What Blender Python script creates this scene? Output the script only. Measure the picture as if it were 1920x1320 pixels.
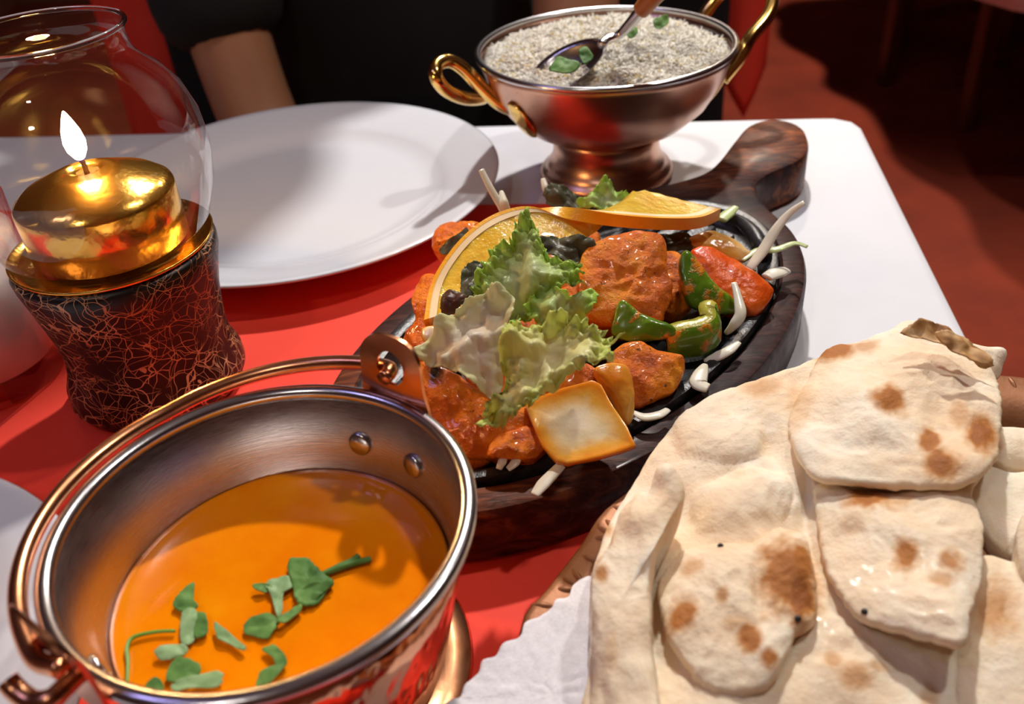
import bpy, bmesh, math, random
import numpy as np
from mathutils import Vector, Matrix, noise

random.seed(7)
for o in list(bpy.data.objects): bpy.data.objects.remove(o)
S = bpy.context.scene
COL = S.collection
PI = math.pi

# ---------------------------------------------------------------- camera
# table top is z = 0, floor z = -0.75, metres
FPX, PITCH, ROLL, CH = 1720.0, math.radians(35.5), math.radians(-4.8), 0.28
CAM = Vector((0, 0, CH))
FW = Vector((0, math.cos(PITCH), -math.sin(PITCH)))
R0 = Vector((1, 0, 0)); U0 = R0.cross(FW)
RT = math.cos(ROLL)*R0 + math.sin(ROLL)*U0
UP = -math.sin(ROLL)*R0 + math.cos(ROLL)*U0
cd = bpy.data.cameras.new('camera'); cam = bpy.data.objects.new('camera', cd); COL.objects.link(cam)
M = Matrix((RT, UP, -FW)).transposed().to_4x4(); M.translation = CAM
cam.matrix_world = M
cd.sensor_width = 36; cd.lens = FPX/1920*36; cd.clip_start = 0.01; cd.clip_end = 50
cd.dof.use_dof = True; cd.dof.focus_distance = 0.40; cd.dof.aperture_fstop = 10
S.camera = cam

# ---------------------------------------------------------------- world, lights, exposure
S.view_settings.view_transform = 'Standard'; S.view_settings.look = 'None'
S.view_settings.gamma = 1; S.view_settings.use_curve_mapping = False
S.view_settings.exposure = 0.0
w = bpy.data.worlds.new('world'); S.world = w; w.use_nodes = True
w.node_tree.nodes['Background'].inputs[0].default_value = (1.0, .82, .7, 1)
w.node_tree.nodes['Background'].inputs[1].default_value = 0.10
def lamp(name, kind, loc, energy, color, size, target=None, **k):
    d = bpy.data.lights.new(name, kind); d.energy = energy; d.color = color
    if kind == 'AREA': d.size = size
    else: d.shadow_soft_size = size
    for a, b in k.items(): setattr(d, a, b)
    o = bpy.data.objects.new(name, d); COL.objects.link(o); o.location = loc
    if target is not None:
        o.rotation_euler = (Vector(target)-Vector(loc)).to_track_quat('-Z', 'Y').to_euler()
    return o
LAMP1 = (0.26, 1.50, 1.38); LAMP2 = (0.62, 0.58, 1.42); LAMP3 = (-1.0, 0.2, 1.45); FRONT_FILL = (-.55, -.45, 1.45); AISLE_FILL = (.72, 2.7, 1.45)
lamp('ceiling_and_fill_spot', 'SPOT', LAMP1, 112, (1, .94, .87), .035, (0, .4, 0), spot_size=2.3, spot_blend=.5)
lamp('ceiling_and_fill_spot', 'SPOT', LAMP2, 25, (1, .94, .87), .035, (.05, .4, 0), spot_size=2.3, spot_blend=.5)
lamp('ceiling_and_fill_spot', 'SPOT', FRONT_FILL, 10, (1, .92, .84), .06, (-.05, .6, 0), spot_size=2.3, spot_blend=.5)  # unseen front fill, added to brighten the shawl, arm and bucket
lamp('ceiling_and_fill_spot', 'SPOT', AISLE_FILL, 170, (1, .84, .68), .06, (.75, 2.6, -.7), spot_size=2.3, spot_blend=.5)  # unseen fill, added because the aisle carpet came out too dark
lamp('violet_wall_light', 'AREA', LAMP3, 2.2, (.5, .45, 1), .3, (0, .45, 0))

# ---------------------------------------------------------------- pixel to world
def ray(x, y): return FW*FPX + (x-960)*RT - (y-660)*UP
def at(x, y, z):
    d = ray(x, y); return CAM + d*((z-CH)/d.z)
def atY(x, y, Y):
    d = ray(x, y); return CAM + d*(Y/d.y)
def onplane(x, y, P, n):
    d = ray(x, y); return CAM + d*((P-CAM).dot(n)/d.dot(n))
def pj(p):
    v = p-CAM; q = v.dot(FW); return (960+FPX*v.dot(RT)/q, 660-FPX*v.dot(UP)/q)

# ---------------------------------------------------------------- object helpers
def link(name, me, mat=None, parent=None):
    o = bpy.data.objects.new(name, me); COL.objects.link(o)
    if me is not None and mat is not None and len(me.materials) == 0: me.materials.append(mat)
    if parent is not None: o.parent = parent
    return o
def empty(name, loc=(0, 0, 0)):
    o = bpy.data.objects.new(name, None); COL.objects.link(o); o.location = loc; o.empty_display_size = .02
    return o
def tag(o, label=None, cat=None, group=None, kind=None):
    if label: o['label'] = label
    if cat: o['category'] = cat
    if group: o['group'] = group
    if kind: o['kind'] = kind
    return o
def mesh(verts, faces, smooth=True, attrs=None):
    me = bpy.data.meshes.new('m'); me.from_pydata([tuple(v) for v in verts], [], faces); me.update()
    if attrs:
        for n, vals in attrs.items():
            a = me.attributes.new(n, 'FLOAT', 'POINT'); a.data.foreach_set('value', vals)
    bm = bmesh.new(); bm.from_mesh(me); bmesh.ops.recalc_face_normals(bm, faces=bm.faces); bm.to_mesh(me); bm.free()
    if smooth: me.polygons.foreach_set('use_smooth', [True]*len(me.polygons))
    return me
def local(me, root_loc):
    me.transform(Matrix.Translation(-Vector(root_loc))); return me
def sharp(me, deg=35):
    me.set_sharp_from_angle(angle=math.radians(deg)); return me
def lathe(prof, n=64, closed=False, wob=None):
    V = []; F = []; idx = []
    for k, (r, z) in enumerate(prof):
        if r < 1e-6: idx.append([len(V)]*n); V.append((0, 0, z)); continue
        row = []
        for i in range(n):
            a = 2*PI*i/n; rr = r
            if wob: rr = r*(1+wob(a, z))
            row.append(len(V)); V.append((rr*math.cos(a), rr*math.sin(a), z))
        idx.append(row)
    m = len(prof)
    for k in range(m if closed else m-1):
        A = idx[k]; B = idx[(k+1) % m]
        for i in range(n):
            j = (i+1) % n; f = []
            for q in (A[i], A[j], B[j], B[i]):
                if q not in f: f.append(q)
            if len(f) > 2: F.append(f)
    return mesh(V, F)
def catmull(P, n, closed=False):
    P = [Vector(p) for p in P]; m = len(P); out = []
    if closed:
        L = [0]
        for i in range(m): L.append(L[-1]+(P[(i+1) % m]-P[i]).length)
    else:
        L = [0]
        for i in range(m-1): L.append(L[-1]+(P[i+1]-P[i]).length)
    T = L[-1]; k = 0
    for i in range(n):
        s = T*i/(n if closed else n-1)
        while k < len(L)-2 and s > L[k+1]: k += 1
        t = (s-L[k])/max(L[k+1]-L[k], 1e-9)
        g = (lambda q: P[q % m]) if closed else (lambda q: P[max(0, min(m-1, q))])
        a, b, c, d = g(k-1), g(k), g(k+1), g(k+2)
        out.append(.5*((2*b)+(c-a)*t+(2*a-5*b+4*c-d)*t*t+(3*b-a-3*c+d)*t**3))
    return out
def linres(P, n):
    P = [Vector(p) for p in P]; m = len(P); L = [0]
    for i in range(m): L.append(L[-1]+(P[(i+1) % m]-P[i]).length)
    out = []; k = 0
    for i in range(n):
        s = L[-1]*i/n
        while k < m-1 and s > L[k+1]: k += 1
        t = (s-L[k])/max(L[k+1]-L[k], 1e-9); out.append(P[k].lerp(P[(k+1) % m], t))
    return out
def tube(path, rad, n=12, steps=40, caps=True, flat=None, smooth_path=True):
    """tube along path; rad a number or list of radii; flat=(side, up) squashes the section"""
    P = catmull(path, steps) if smooth_path else [Vector(p) for p in path]; steps = len(P)
    if not isinstance(rad, (list, tuple)): rad = [rad]
    def R(t):
        q = t*(len(rad)-1); i = min(int(q), len(rad)-2) if len(rad) > 1 else 0
        return rad[0] if len(rad) == 1 else rad[i]+(rad[i+1]-rad[i])*(q-i)
    V = []; F = []; nrm = None
    for i, p in enumerate(P):
        t = (P[min(i+1, steps-1)]-P[max(i-1, 0)]).normalized()
        if nrm is None:
            ref = Vector((0, 0, 1)) if abs(t.z) < .9 else Vector((1, 0, 0)); nrm = (ref-t*ref.dot(t)).normalized()
        else: nrm = (nrm-t*nrm.dot(t)).normalized()
        b = t.cross(nrm); r = R(i/(steps-1)); fs = flat or (1, 1)
        for k in range(n):
            a = 2*PI*k/n; V.append(p+b*(r*fs[0]*math.cos(a))+nrm*(r*fs[1]*math.sin(a)))
    for i in range(steps-1):
        for k in range(n):
            F.append((i*n+k, i*n+(k+1) % n, (i+1)*n+(k+1) % n, (i+1)*n+k))
    if caps:
        F.append(list(range(n))); F.append(list(range((steps-1)*n, steps*n)))
    return mesh(V, F)
def box(x0, x1, y0, y1, z0, z1, bev=0, seg=2):
    bm = bmesh.new(); bmesh.ops.create_cube(bm, size=1)
    for v in bm.verts: v.co = Vector(((x0+x1)/2+v.co.x*(x1-x0), (y0+y1)/2+v.co.y*(y1-y0), (z0+z1)/2+v.co.z*(z1-z0)))
    if bev: bmesh.ops.bevel(bm, geom=list(bm.edges), offset=bev, segments=seg, affect='EDGES', profile=.5)
    me = bpy.data.meshes.new('m'); bm.to_mesh(me); bm.free(); return me
def N3(p, f, seed=0): return noise.noise(Vector((p.x*f+seed*7.3, p.y*f+seed*3.1, p.z*f-seed*5.7)))

def region_h(X, Y, poly, H, soft, hard_w=42, soft_w=95):
    """height of a swelling with the traced outline: crisp shoulder, but fading gently towards the soft direction"""
    P = np.array([tuple(p)[:2] for p in catmull([Vector((a, b, 0)) for a, b in poly], 90, True)]); n = len(P)
    D = np.full(X.shape, 1e9); ins = np.zeros(X.shape, bool)
    for i in range(n):
        a = P[i]; b = P[(i+1) % n]; e = b-a; t = np.clip(((X-a[0])*e[0]+(Y-a[1])*e[1])/(e@e+1e-9), 0, 1)
        D = np.minimum(D, np.hypot(X-a[0]-t*e[0], Y-a[1]-t*e[1]))
        c = (a[1] > Y) != (b[1] > Y); ins ^= c & (X < (b[0]-a[0])*(Y-a[1])/(b[1]-a[1]+1e-12)+a[0])
    sd = np.where(ins, D, -D)
    th = np.clip((sd+3)/hard_w, 0, 1); hard = np.sqrt(np.clip(1-(1-th)**2, 0, 1))
    ts = np.clip((sd+soft_w*.5)/(soft_w*1.3), 0, 1); sf = ts*ts*(3-2*ts)
    c = P.mean(0); R = np.abs(P-c).max()
    w = np.clip(((X-c[0])*soft[0]+(Y-c[1])*soft[1])/R*1.6, 0, 1)
    return H*(hard*(1-w)+sf*w)

WET = ((1690, 1205, 130, 45), (1740, 1095, 70, 40), (1560, 1180, 70, 50), (1720, 1260, 60, 50), (1620, 1100, 60, 40))     # buttery patches of the naan
def slab(px, z, n=(0, -.5, .86), th=.015, N=72, rings=10, bulge=.002, amp=.0008, freq=120, seed=0, back=.85,
         bumps=(), spots=(), wave=0, wfreq=40, soft=True, center=None, edge_px=0, ridge=0, rfreq=200, regions=()):
    """solid piece whose front face is the traced outline laid on a plane (normal n) at the piece's own height z,
    then given thickness, a rounded edge, swellings and lumps"""
    n = Vector(n).normalized()
    cx = sum(p[0] for p in px)/len(px); cy = sum(p[1] for p in px)/len(px)
    if center: cx, cy = center
    P0 = at(cx, cy, z)
    O = [onplane(x, y, P0, n) for x, y in px]
    O = catmull(O, N, True) if soft else linres(O, N)
    C = onplane(cx, cy, P0, n)
    if edge_px:
        O = [C+(o-C)*(1+edge_px*noise.noise(Vector((i*.55, seed*9.1, 0)))+.6*edge_px*noise.noise(Vector((i*1.7, seed*4.1, 3)))) for i, o in enumerate(O)]
    V = [C.copy()]; F = []; prof = []
    for k in range(1, rings+1): prof.append((k/rings*.97, 0.0))
    prof += [(.99, .06), (1.0, .22), (1.0, .5), (.5+.5*back, .8), (back, .97), (back*.6, 1.0)]
    rim = [0.0]; char = [0.0]; wet = []
    tmp = [(C, 0, 0)]
    for s, d in prof:
        for o in O: tmp.append((C+(o-C)*s, d, s))
    reg = np.zeros(len(tmp))
    if regions:
        XY = np.array([pj(t[0]) for t in tmp]); front = np.array([t[1] < .6 for t in tmp])
        for R_ in regions: reg = np.maximum(reg, region_h(XY[:, 0], XY[:, 1], *R_)) if R_[1] > 0 else reg+region_h(XY[:, 0], XY[:, 1], *R_)
        reg = reg*front
    out = []
    for i, (p, d, s) in enumerate(tmp):
        x, y = pj(p); h = reg[i]
        if d < .6:
            h += bulge*(1-s**3)
            for (bx, by, rx, ry, bh) in bumps:
                q = ((x-bx)/rx)**2+((y-by)/ry)**2
                if q < 4: h += bh*math.exp(-q*1.4)
        c = 0
        for (bx, by, rx, ry, st) in spots:
            jit = .35*noise.noise(Vector((x*.03, y*.03, seed+bx)))+.18*noise.noise(Vector((x*.09, y*.09, seed+bx)))
            q = math.sqrt(((x-bx)/rx)**2+((y-by)/ry)**2)+jit
            c = max(c, st*max(0, min(1, (1.38-q)/.85)))
        wt = 0
        for (bx, by, rx, ry) in WET: wt = max(wt, 1.3-math.sqrt(((x-bx)/rx)**2+((y-by)/ry)**2))
        wet.append(max(0, min(1, wt)))
        v = p - n*(d*th) + n*h
        e = noise.noise_vector(v*freq+Vector((seed*3.7, seed, -seed)))*amp + noise.noise_vector(v*freq*2.7+Vector((seed, 5, seed)))*(amp*.45)
        v = v + e
        if wave: v = v + n*(wave*noise.noise(p*wfreq+Vector((seed*2.1, 0, seed))))
        if ridge and d < .6:
            q_ = p*rfreq+Vector((seed, seed, 0)); wq = q_+noise.noise_vector(q_*.6)*.7
            v = v + n*(ridge*((1-2.2*abs(noise.noise(wq)))+.5*(1-2.2*abs(noise.noise(wq*2.3+Vector((4, 1, 2)))))+.22*noise.noise(wq*5.1)))
        out.append(v)
        if i: rim.append(s if d < .3 else 1.0); char.append(c)
        else: char[0] = c
    V = out
    for k in range(N): F.append((0, 1+k, 1+(k+1) % N))
    R = len(prof)
    for r in range(R-1):
        for k in range(N):
            a = 1+r*N; b = a+N; F.append((a+k, a+(k+1) % N, b+(k+1) % N, b+k))
    F.append([1+(R-1)*N+k for k in range(N)])
    return mesh(V, F, attrs={'rim': rim, 'char': char, 'wet': wet})

def leafsheet(px, z, n, wave=.004, wfreq=55, frill=.003, fk=26, jag=.05, seed=0, N=180, rings=26, curl=0, dirn=None, center=None, fold=()):
    n = Vector(n).normalized()
    cx = sum(p[0] for p in px)/len(px); cy = sum(p[1] for p in px)/len(px)
    if center: cx, cy = center
    P0 = at(cx, cy, z); C = onplane(cx, cy, P0, n)
    O = catmull([onplane(x, y, P0, n) for x, y in px], N, True)
    V = []; F = []; rim = []
    def put(p, s, i):
        ff = 2.2*fk/.26
        f = frill*2.2*(s**2.5)*(noise.noise(p*ff+Vector((seed*4.4, 9, seed)))+.7*noise.noise(p*ff*2.1+Vector((seed, 1, seed*2))))
        h = wave*noise.noise(p*wfreq+Vector((seed*3.3, seed, 0)))+.45*wave*noise.noise(p*wfreq*2.6+Vector((seed, 2, seed)))
        h += .0007*abs(noise.noise(p*260+Vector((seed, 0, 0))))
        x, y = pj(p)
        for (bx, by, rx, ry, bh) in fold:
            q = ((x-bx)/rx)**2+((y-by)/ry)**2
            if q < 4: h += bh*math.exp(-q*1.4)
        V.append(p+n*(h+f-curl*s*s)); rim.append(s)
    put(C, 0, 0)
    for k in range(1, rings+1):
        s = k/rings
        for i, o in enumerate(O):
            j = 1+s**5*(jag*1.1*noise.noise(Vector((i*.9*48/min(N, 180)*2, seed*5, 0)))+jag*1.2*noise.noise(Vector((i*.16, seed*2, 7))))
            put(C+(o-C)*(s*j), s, i)
    for k in range(N): F.append((0, 1+k, 1+(k+1) % N))
    for r in range(rings-1):
        for k in range(N):
            a = 1+r*N; b = a+N; F.append((a+k, a+(k+1) % N, b+(k+1) % N, b+k))
    return mesh(V, F, attrs={'rim': rim})
def solidify(o, t):
    m = o.modifiers.new('thickness', 'SOLIDIFY'); m.thickness = t; m.offset = 0
    return o

# ---------------------------------------------------------------- materials
MATS = {}
class NT:
    def __init__(s, name):
        s.m = bpy.data.materials.new(name); s.m.use_nodes = True; s.t = s.m.node_tree
        s.b = s.t.nodes['Principled BSDF']; s.co = s.n('ShaderNodeTexCoord').outputs['Object']; MATS[name] = s.m
    def n(s, typ, **k):
        nd = s.t.nodes.new(typ)
        for a, b in k.items(): setattr(nd, a, b)
        return nd
    def l(s, a, b): s.t.links.new(a, b)
    def set(s, **k):
        for a, v in k.items():
            s.b.inputs[a.replace('_', ' ')].default_value = v if not (isinstance(v, tuple) and len(v) == 3) else (*v, 1)
        return s
    def noise(s, scale, detail=4, rough=.55, vec=None, dist=0):
        nd = s.n('ShaderNodeTexNoise'); nd.inputs['Scale'].default_value = scale; nd.inputs['Detail'].default_value = detail
        nd.inputs['Roughness'].default_value = rough; nd.inputs['Distortion'].default_value = dist
        s.l(vec or s.co, nd.inputs['Vector']); return nd.outputs['Fac']
    def voro(s, scale, feature='F1', vec=None, out='Distance', rnd=1):
        nd = s.n('ShaderNodeTexVoronoi', feature=feature); nd.inputs['Scale'].default_value = scale
        nd.inputs['Randomness'].default_value = rnd
        s.l(vec or s.co, nd.inputs['Vector']); return nd.outputs[out]
    def ramp(s, fac, stops, interp='LINEAR'):
        nd = s.n('ShaderNodeValToRGB'); nd.color_ramp.interpolation = interp; e = nd.color_ramp.elements
        while len(e) < len(stops): e.new(.5)
        for q, (p, c) in zip(e, stops): q.position = p; q.color = (*c, 1) if len(c) == 3 else c
        s.l(fac, nd.inputs['Fac']); return nd.outputs['Color']
    def mix(s, fac, a, b, mode='MIX'):
        nd = s.n('ShaderNodeMix', data_type='RGBA', blend_type=mode)
        for sock, v in ((nd.inputs[0], fac), (nd.inputs[6], a), (nd.inputs[7], b)):
            if hasattr(v, 'links'): s.l(v, sock)
            elif isinstance(v, tuple): sock.default_value = (*v, 1) if len(v) == 3 else v
            else: sock.default_value = v
        return nd.outputs[2]
    def math(s, op, a, b=None):
        nd = s.n('ShaderNodeMath', operation=op)
        for sock, v in ((nd.inputs[0], a), (nd.inputs[1], b)):
            if v is None: continue
            if hasattr(v, 'links'): s.l(v, sock)
            else: sock.default_value = v
        return nd.outputs[0]
    def map(s, scale=(1, 1, 1), rot=(0, 0, 0)):
        nd = s.n('ShaderNodeMapping'); nd.inputs['Scale'].default_value = scale; nd.inputs['Rotation'].default_value = rot
        s.l(s.co, nd.inputs['Vector']); return nd.outputs['Vector']
    def attr(s, name): return s.n('ShaderNodeAttribute', attribute_name=name).outputs['Fac']
    def col(s, c): s.l(c, s.b.inputs['Base Color']); return s
    def rough(s, c): s.l(c, s.b.inputs['Roughness']); return s
    def bump(s, h, strength=.3, dist=.001):
        nd = s.n('ShaderNodeBump'); nd.inputs['Strength'].default_value = strength; nd.inputs['Distance'].default_value = dist
        s.l(h, nd.inputs['Height']); s.l(nd.outputs['Normal'], s.b.inputs['Normal']); return s
    def sss(s, wgt, rad, scale):
        s.b.inputs['Subsurface Weight'].default_value = wgt; s.b.inputs['Subsurface Radius'].default_value = rad
        s.b.inputs['Subsurface Scale'].default_value = scale; return s

m = NT('white_cloth').set(Roughness=.85); m.col(m.ramp(m.noise(9, 3), [(.3, (.68, .69, .75)), (.7, (.74, .75, .80))])).bump(m.noise(1400, 2), .25, .0004)
m = NT('red_cloth').set(Roughness=.72); m.col(m.ramp(m.noise(14, 4), [(.3, (.92, .045, .020)), (.75, (.97, .062, .030))])).bump(m.noise(1800, 2), .25, .0004)
m = NT('porcelain').set(Base_Color=(.78, .81, .88), Roughness=.12, Coat_Weight=.5, Coat_Roughness=.05)
m = NT('paper').set(Roughness=.8); m.col(m.ramp(m.noise(900, 3), [(.35, (.74, .73, .80)), (.65, (.84, .83, .89))])).bump(m.noise(1500, 2), .4, .0003)
m = NT('steel').set(Base_Color=(.62, .60, .62), Metallic=1, Roughness=.22); v = m.map((60, 60, 3)); m.bump(m.noise(18, 3, vec=v), .08, .0004)
m = NT('steel_brushed').set(Metallic=1); v = m.map((4, 4, 220))
m.col(m.ramp(m.noise(30, 4), [(.3, (.50, .46, .45)), (.7, (.66, .62, .62))])).rough(m.ramp(m.noise(25, 5, vec=v), [(.3, (.2,)*3), (.7, (.36,)*3)])).bump(m.noise(40, 3, vec=v), .10, .0004)
m = NT('copper').set(Metallic=1, Roughness=.25); m.col(m.ramp(m.noise(60, 4), [(.3, (.62, .24, .11)), (.7, (.86, .42, .22))])).bump(m.noise(300, 3), .06, .0005)
m = NT('copper_hammered').set(Metallic=1, Roughness=.16); m.col(m.ramp(m.noise(40, 4), [(.3, (.60, .24, .12)), (.7, (.85, .42, .24))]))
v = m.map((1, 1, .35)); m.bump(m.voro(260, 'SMOOTH_F1', vec=v), .55, .0015)
m = NT('copper_satin').set(Metallic=1, Roughness=.3); m.col(m.ramp(m.noise(25, 5), [(.3, (.50, .27, .19)), (.7, (.68, .42, .30))]))
m = NT('copper_tray').set(Metallic=.35, Roughness=.5); m.col(m.ramp(m.noise(50, 5), [(.3, (.26, .095, .035)), (.7, (.40, .17, .07))])).bump(m.noise(500, 4), .25, .0005)
m = NT('brass').set(Base_Color=(.83, .55, .16), Metallic=1, Roughness=.16)
m = NT('gold').set(Base_Color=(.90, .52, .10), Metallic=1, Roughness=.20); m.bump(m.noise(90, 3), .25, .002)
m = NT('wood_board').set(Coat_Weight=.10, Coat_Roughness=.12, Specular_IOR_Level=.15)
v = m.map((1, 6, 3), (0, 0, math.radians(-46)))
g = m.noise(38, 6, .6, vec=v, dist=1.2); big = m.noise(17, 3)
c = m.ramp(g, [(.30, (.025, .008, .005)), (.5, (.17, .040, .012)), (.72, (.46, .13, .034))])
sx = m.n('ShaderNodeSeparateXYZ'); m.l(m.co, sx.inputs[0])
uu = m.math('ADD', m.math('MULTIPLY', m.math('SUBTRACT', sx.outputs[0], .0368), .690), m.math('MULTIPLY', m.math('SUBTRACT', sx.outputs[1], .3755), .724))
bare = m.ramp(m.math('ADD', m.math('MULTIPLY', uu, 2.0), .5), [(.22, (1, 1, 1)), (.36, (.12,)*3), (.78, (.12,)*3), (.90, (1, 1, 1))])
bare = m.math('MULTIPLY', bare, m.ramp(big, [(.34, (0, 0, 0)), (.52, (1, 1, 1))]))
m.col(m.mix(bare, m.ramp(g, [(.35, (.012, .007, .009)), (.7, (.040, .020, .022))]), c)).rough(m.ramp(m.noise(60, 4), [(.3, (.36,)*3), (.7, (.65,)*3)])).bump(g, .35, .0015)
m = NT('iron').set(Roughness=.34, Metallic=.3); m.col(m.ramp(m.noise(200, 3), [(.3, (.012, .012, .014)), (.7, (.05, .05, .055))])).bump(m.noise(700, 3), .35, .0006)
m = NT('chair_wood').set(Roughness=.4); v = m.map((8, 8, 1)); m.col(m.ramp(m.noise(6, 4, vec=v), [(.3, (.035, .010, .004)), (.7, (.13, .04, .014))]))
m = NT('spoon_wood').set(Roughness=.35); v = m.map((5, 5, 5)); m.col(m.ramp(m.noise(20, 4, vec=v), [(.3, (.34, .10, .025)), (.7, (.52, .19, .05))]))
m = NT('carpet').set(Roughness=.95); m.col(m.ramp(m.noise(5, 5), [(.3, (.15, .016, .004)), (.7, (.27, .030, .007))])).bump(m.noise(260, 3), .6, .006)
m = NT('wall_paint').set(Roughness=.8); m.col(m.ramp(m.noise(1.5, 3), [(.3, (.20, .075, .045)), (.7, (.24, .09, .055))]))
m = NT('ceiling_paint').set(Base_Color=(.34, .27, .22), Roughness=.9)
m = NT('black_fabric').set(Roughness=.9); m.col(m.ramp(m.noise(18, 3), [(.3, (.003, .003, .0035)), (.7, (.007, .007, .008))])).bump(m.noise(400, 2), .3, .001)
m = NT('navy_fabric').set(Roughness=.9); m.col(m.ramp(m.noise(20, 3), [(.3, (.006, .006, .014)), (.7, (.012, .012, .026))])).bump(m.noise(500, 2), .3, .001)
m = NT('skin').set(Roughness=.5); m.col(m.ramp(m.noise(20, 3), [(.3, (.40, .18, .09)), (.7, (.46, .21, .11))])).sss(.25, (1, .35, .2), .006)
m = NT('hair').set(Base_Color=(.02, .012, .008), Roughness=.5)
m = NT('lamp_white').set(Base_Color=(.8, .8, .8), Roughness=.4)

# crackled dark leather with a web of thin pale lines
m = NT('crackle').set(Roughness=.42)
wv = m.n('ShaderNodeTexNoise'); wv.inputs['Scale'].default_value = 45; m.l(m.co, wv.inputs['Vector'])
sub = m.n('ShaderNodeVectorMath', operation='MULTIPLY_ADD'); m.l(wv.outputs['Color'], sub.inputs[0]); sub.inputs[1].default_value = (.016,)*3; m.l(m.co, sub.inputs[2])
def web(scale, wd, vec):
    return m.math('LESS_THAN', m.voro(scale, 'DISTANCE_TO_EDGE', vec=vec), wd)
mp2 = m.n('ShaderNodeMapping'); mp2.inputs['Rotation'].default_value = (.8, .5, 1.1); mp2.inputs['Scale'].default_value = (1, 1, 1.7); m.l(sub.outputs[0], mp2.inputs['Vector'])
mp3 = m.n('ShaderNodeMapping'); mp3.inputs['Rotation'].default_value = (.2, 1.4, .3); mp3.inputs['Scale'].default_value = (1.5, .8, 1); m.l(sub.outputs[0], mp3.inputs['Vector'])
mp4 = m.n('ShaderNodeMapping'); mp4.inputs['Rotation'].default_value = (1.1, .2, 2.3); mp4.inputs['Scale'].default_value = (.6, 1.6, 1.2); m.l(sub.outputs[0], mp4.inputs['Vector'])
lines = m.math('MAXIMUM', web(75, .013, sub.outputs[0]), m.math('MAXIMUM', web(55, .009, mp2.outputs[0]), m.math('MAXIMUM', web(95, .011, mp3.outputs[0]), web(60, .008, mp4.outputs[0]))))
gate = m.ramp(m.noise(60, 2), [(.34, (0, 0, 0)), (.5, (1, 1, 1))])
lines = m.math('MULTIPLY', lines, gate)
lc = m.ramp(m.noise(25, 2), [(.35, (.58, .17, .05)), (.65, (.74, .46, .24))])
m.col(m.mix(lines, m.ramp(m.noise(18, 3), [(.35, (.003, .002, .002)), (.7, (.012, .003, .002))]), lc)).bump(lines, .5, .0006)

def thin_glass(name, tint, rough=.0):
    m = NT(name); t = m.t
    tr = m.n('ShaderNodeBsdfTransparent'); tr.inputs[0].default_value = (*tint, 1)
    gl = m.n('ShaderNodeBsdfGlossy'); gl.inputs['Roughness'].default_value = rough; gl.inputs[0].default_value = (1, 1, 1, 1)
    lw = m.n('ShaderNodeLayerWeight'); fac = m.math('ADD', m.math('MULTIPLY', m.math('POWER', lw.outputs['Facing'], 4), .75), .05)
    mx = m.n('ShaderNodeMixShader'); m.l(fac, mx.inputs[0]); m.l(tr.outputs[0], mx.inputs[1]); m.l(gl.outputs[0], mx.inputs[2])
    m.l(mx.outputs[0], t.nodes['Material Output'].inputs['Surface'])
thin_glass('globe_glass', (.975, .96, .95), .01)
thin_glass('tumbler_glass', (.985, .975, .98), .03)
m = NT('clear_glass').set(Base_Color=(.97, .96, .97), Roughness=.02, Transmission_Weight=1, IOR=1.48)
m = NT('milk').set(Base_Color=(.95, .90, .91), Roughness=.35).sss(1, (1, .9, .9), .03)
m = NT('flame').set(Base_Color=(0, 0, 0)); m.b.inputs['Emission Strength'].default_value = 26
tc = m.n('ShaderNodeSeparateXYZ'); m.l(m.co, tc.inputs[0])
m.l(m.ramp(m.math('MULTIPLY', tc.outputs[2], 40), [(0, (.12, .25, 1)), (.16, (1, .62, .25)), (.35, (1, .85, .55)), (1, (1, .8, .45))]), m.b.inputs['Emission Color'])
m = NT('wick').set(Base_Color=(.05, .03, .02), Roughness=.9)

# food
m = NT('rice').set(Roughness=.5)
inf = m.attr('tint'); m.col(m.ramp(inf, [(0, (.97, .94, .86)), (.84, (.98, .96, .89)), (.9, (.85, .70, .30)), (1, (.85, .62, .16))]))
tl = m.n('ShaderNodeBsdfTranslucent'); tl.inputs[0].default_value = (.98, .95, .86, 1); mx = m.n('ShaderNodeMixShader'); mx.inputs[0].default_value = .3
m.l(m.b.outputs[0], mx.inputs[1]); m.l(tl.outputs[0], mx.inputs[2]); m.l(mx.outputs[0], m.t.nodes['Material Output'].inputs['Surface'])
m = NT('soup').set(Roughness=.13, Coat_Weight=.3); m.col(m.ramp(m.noise(34, 5, .6), [(.3, (.90, .20, .0)), (.6, (.98, .28, .001)), (.8, (1, .38, .004))])).bump(m.noise(120, 3), .12, .001).sss(.1, (1, .4, .1), .003)
m = NT('soup_film').set(Roughness=.3); m.col(m.ramp(m.noise(120, 4), [(.3, (.50, .16, .012)), (.7, (.70, .28, .03))]))
m = NT('coriander').set(Roughness=.6, Specular_IOR_Level=.3); m.col(m.ramp(m.noise(90, 4), [(.3, (.04, .13, .02)), (.7, (.16, .32, .07))])).bump(m.voro(260, 'DISTANCE_TO_EDGE'), .3, .0004)
m = NT('coriander_pale').set(Roughness=.5, Specular_IOR_Level=.3); m.col(m.ramp(m.noise(90, 4), [(.3, (.16, .30, .10)), (.7, (.34, .50, .24))])).bump(m.voro(260, 'DISTANCE_TO_EDGE'), .3, .0004)
m = NT('herb_stem').set(Base_Color=(.16, .34, .03), Roughness=.35)
m = NT('tikka').set(Roughness=.3, Coat_Weight=.4, Coat_Roughness=.10, Specular_IOR_Level=.35)
c = m.ramp(m.noise(65, 6, .62), [(.28, (.40, .055, .0)), (.45, (.80, .16, .0)), (.6, (.95, .27, .0)), (.78, (.98, .43, .008))])
sp = m.ramp(m.noise(330, 3, .6), [(.64, (0, 0, 0)), (.70, (1, 1, 1))]); ch = m.attr('char')
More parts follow.
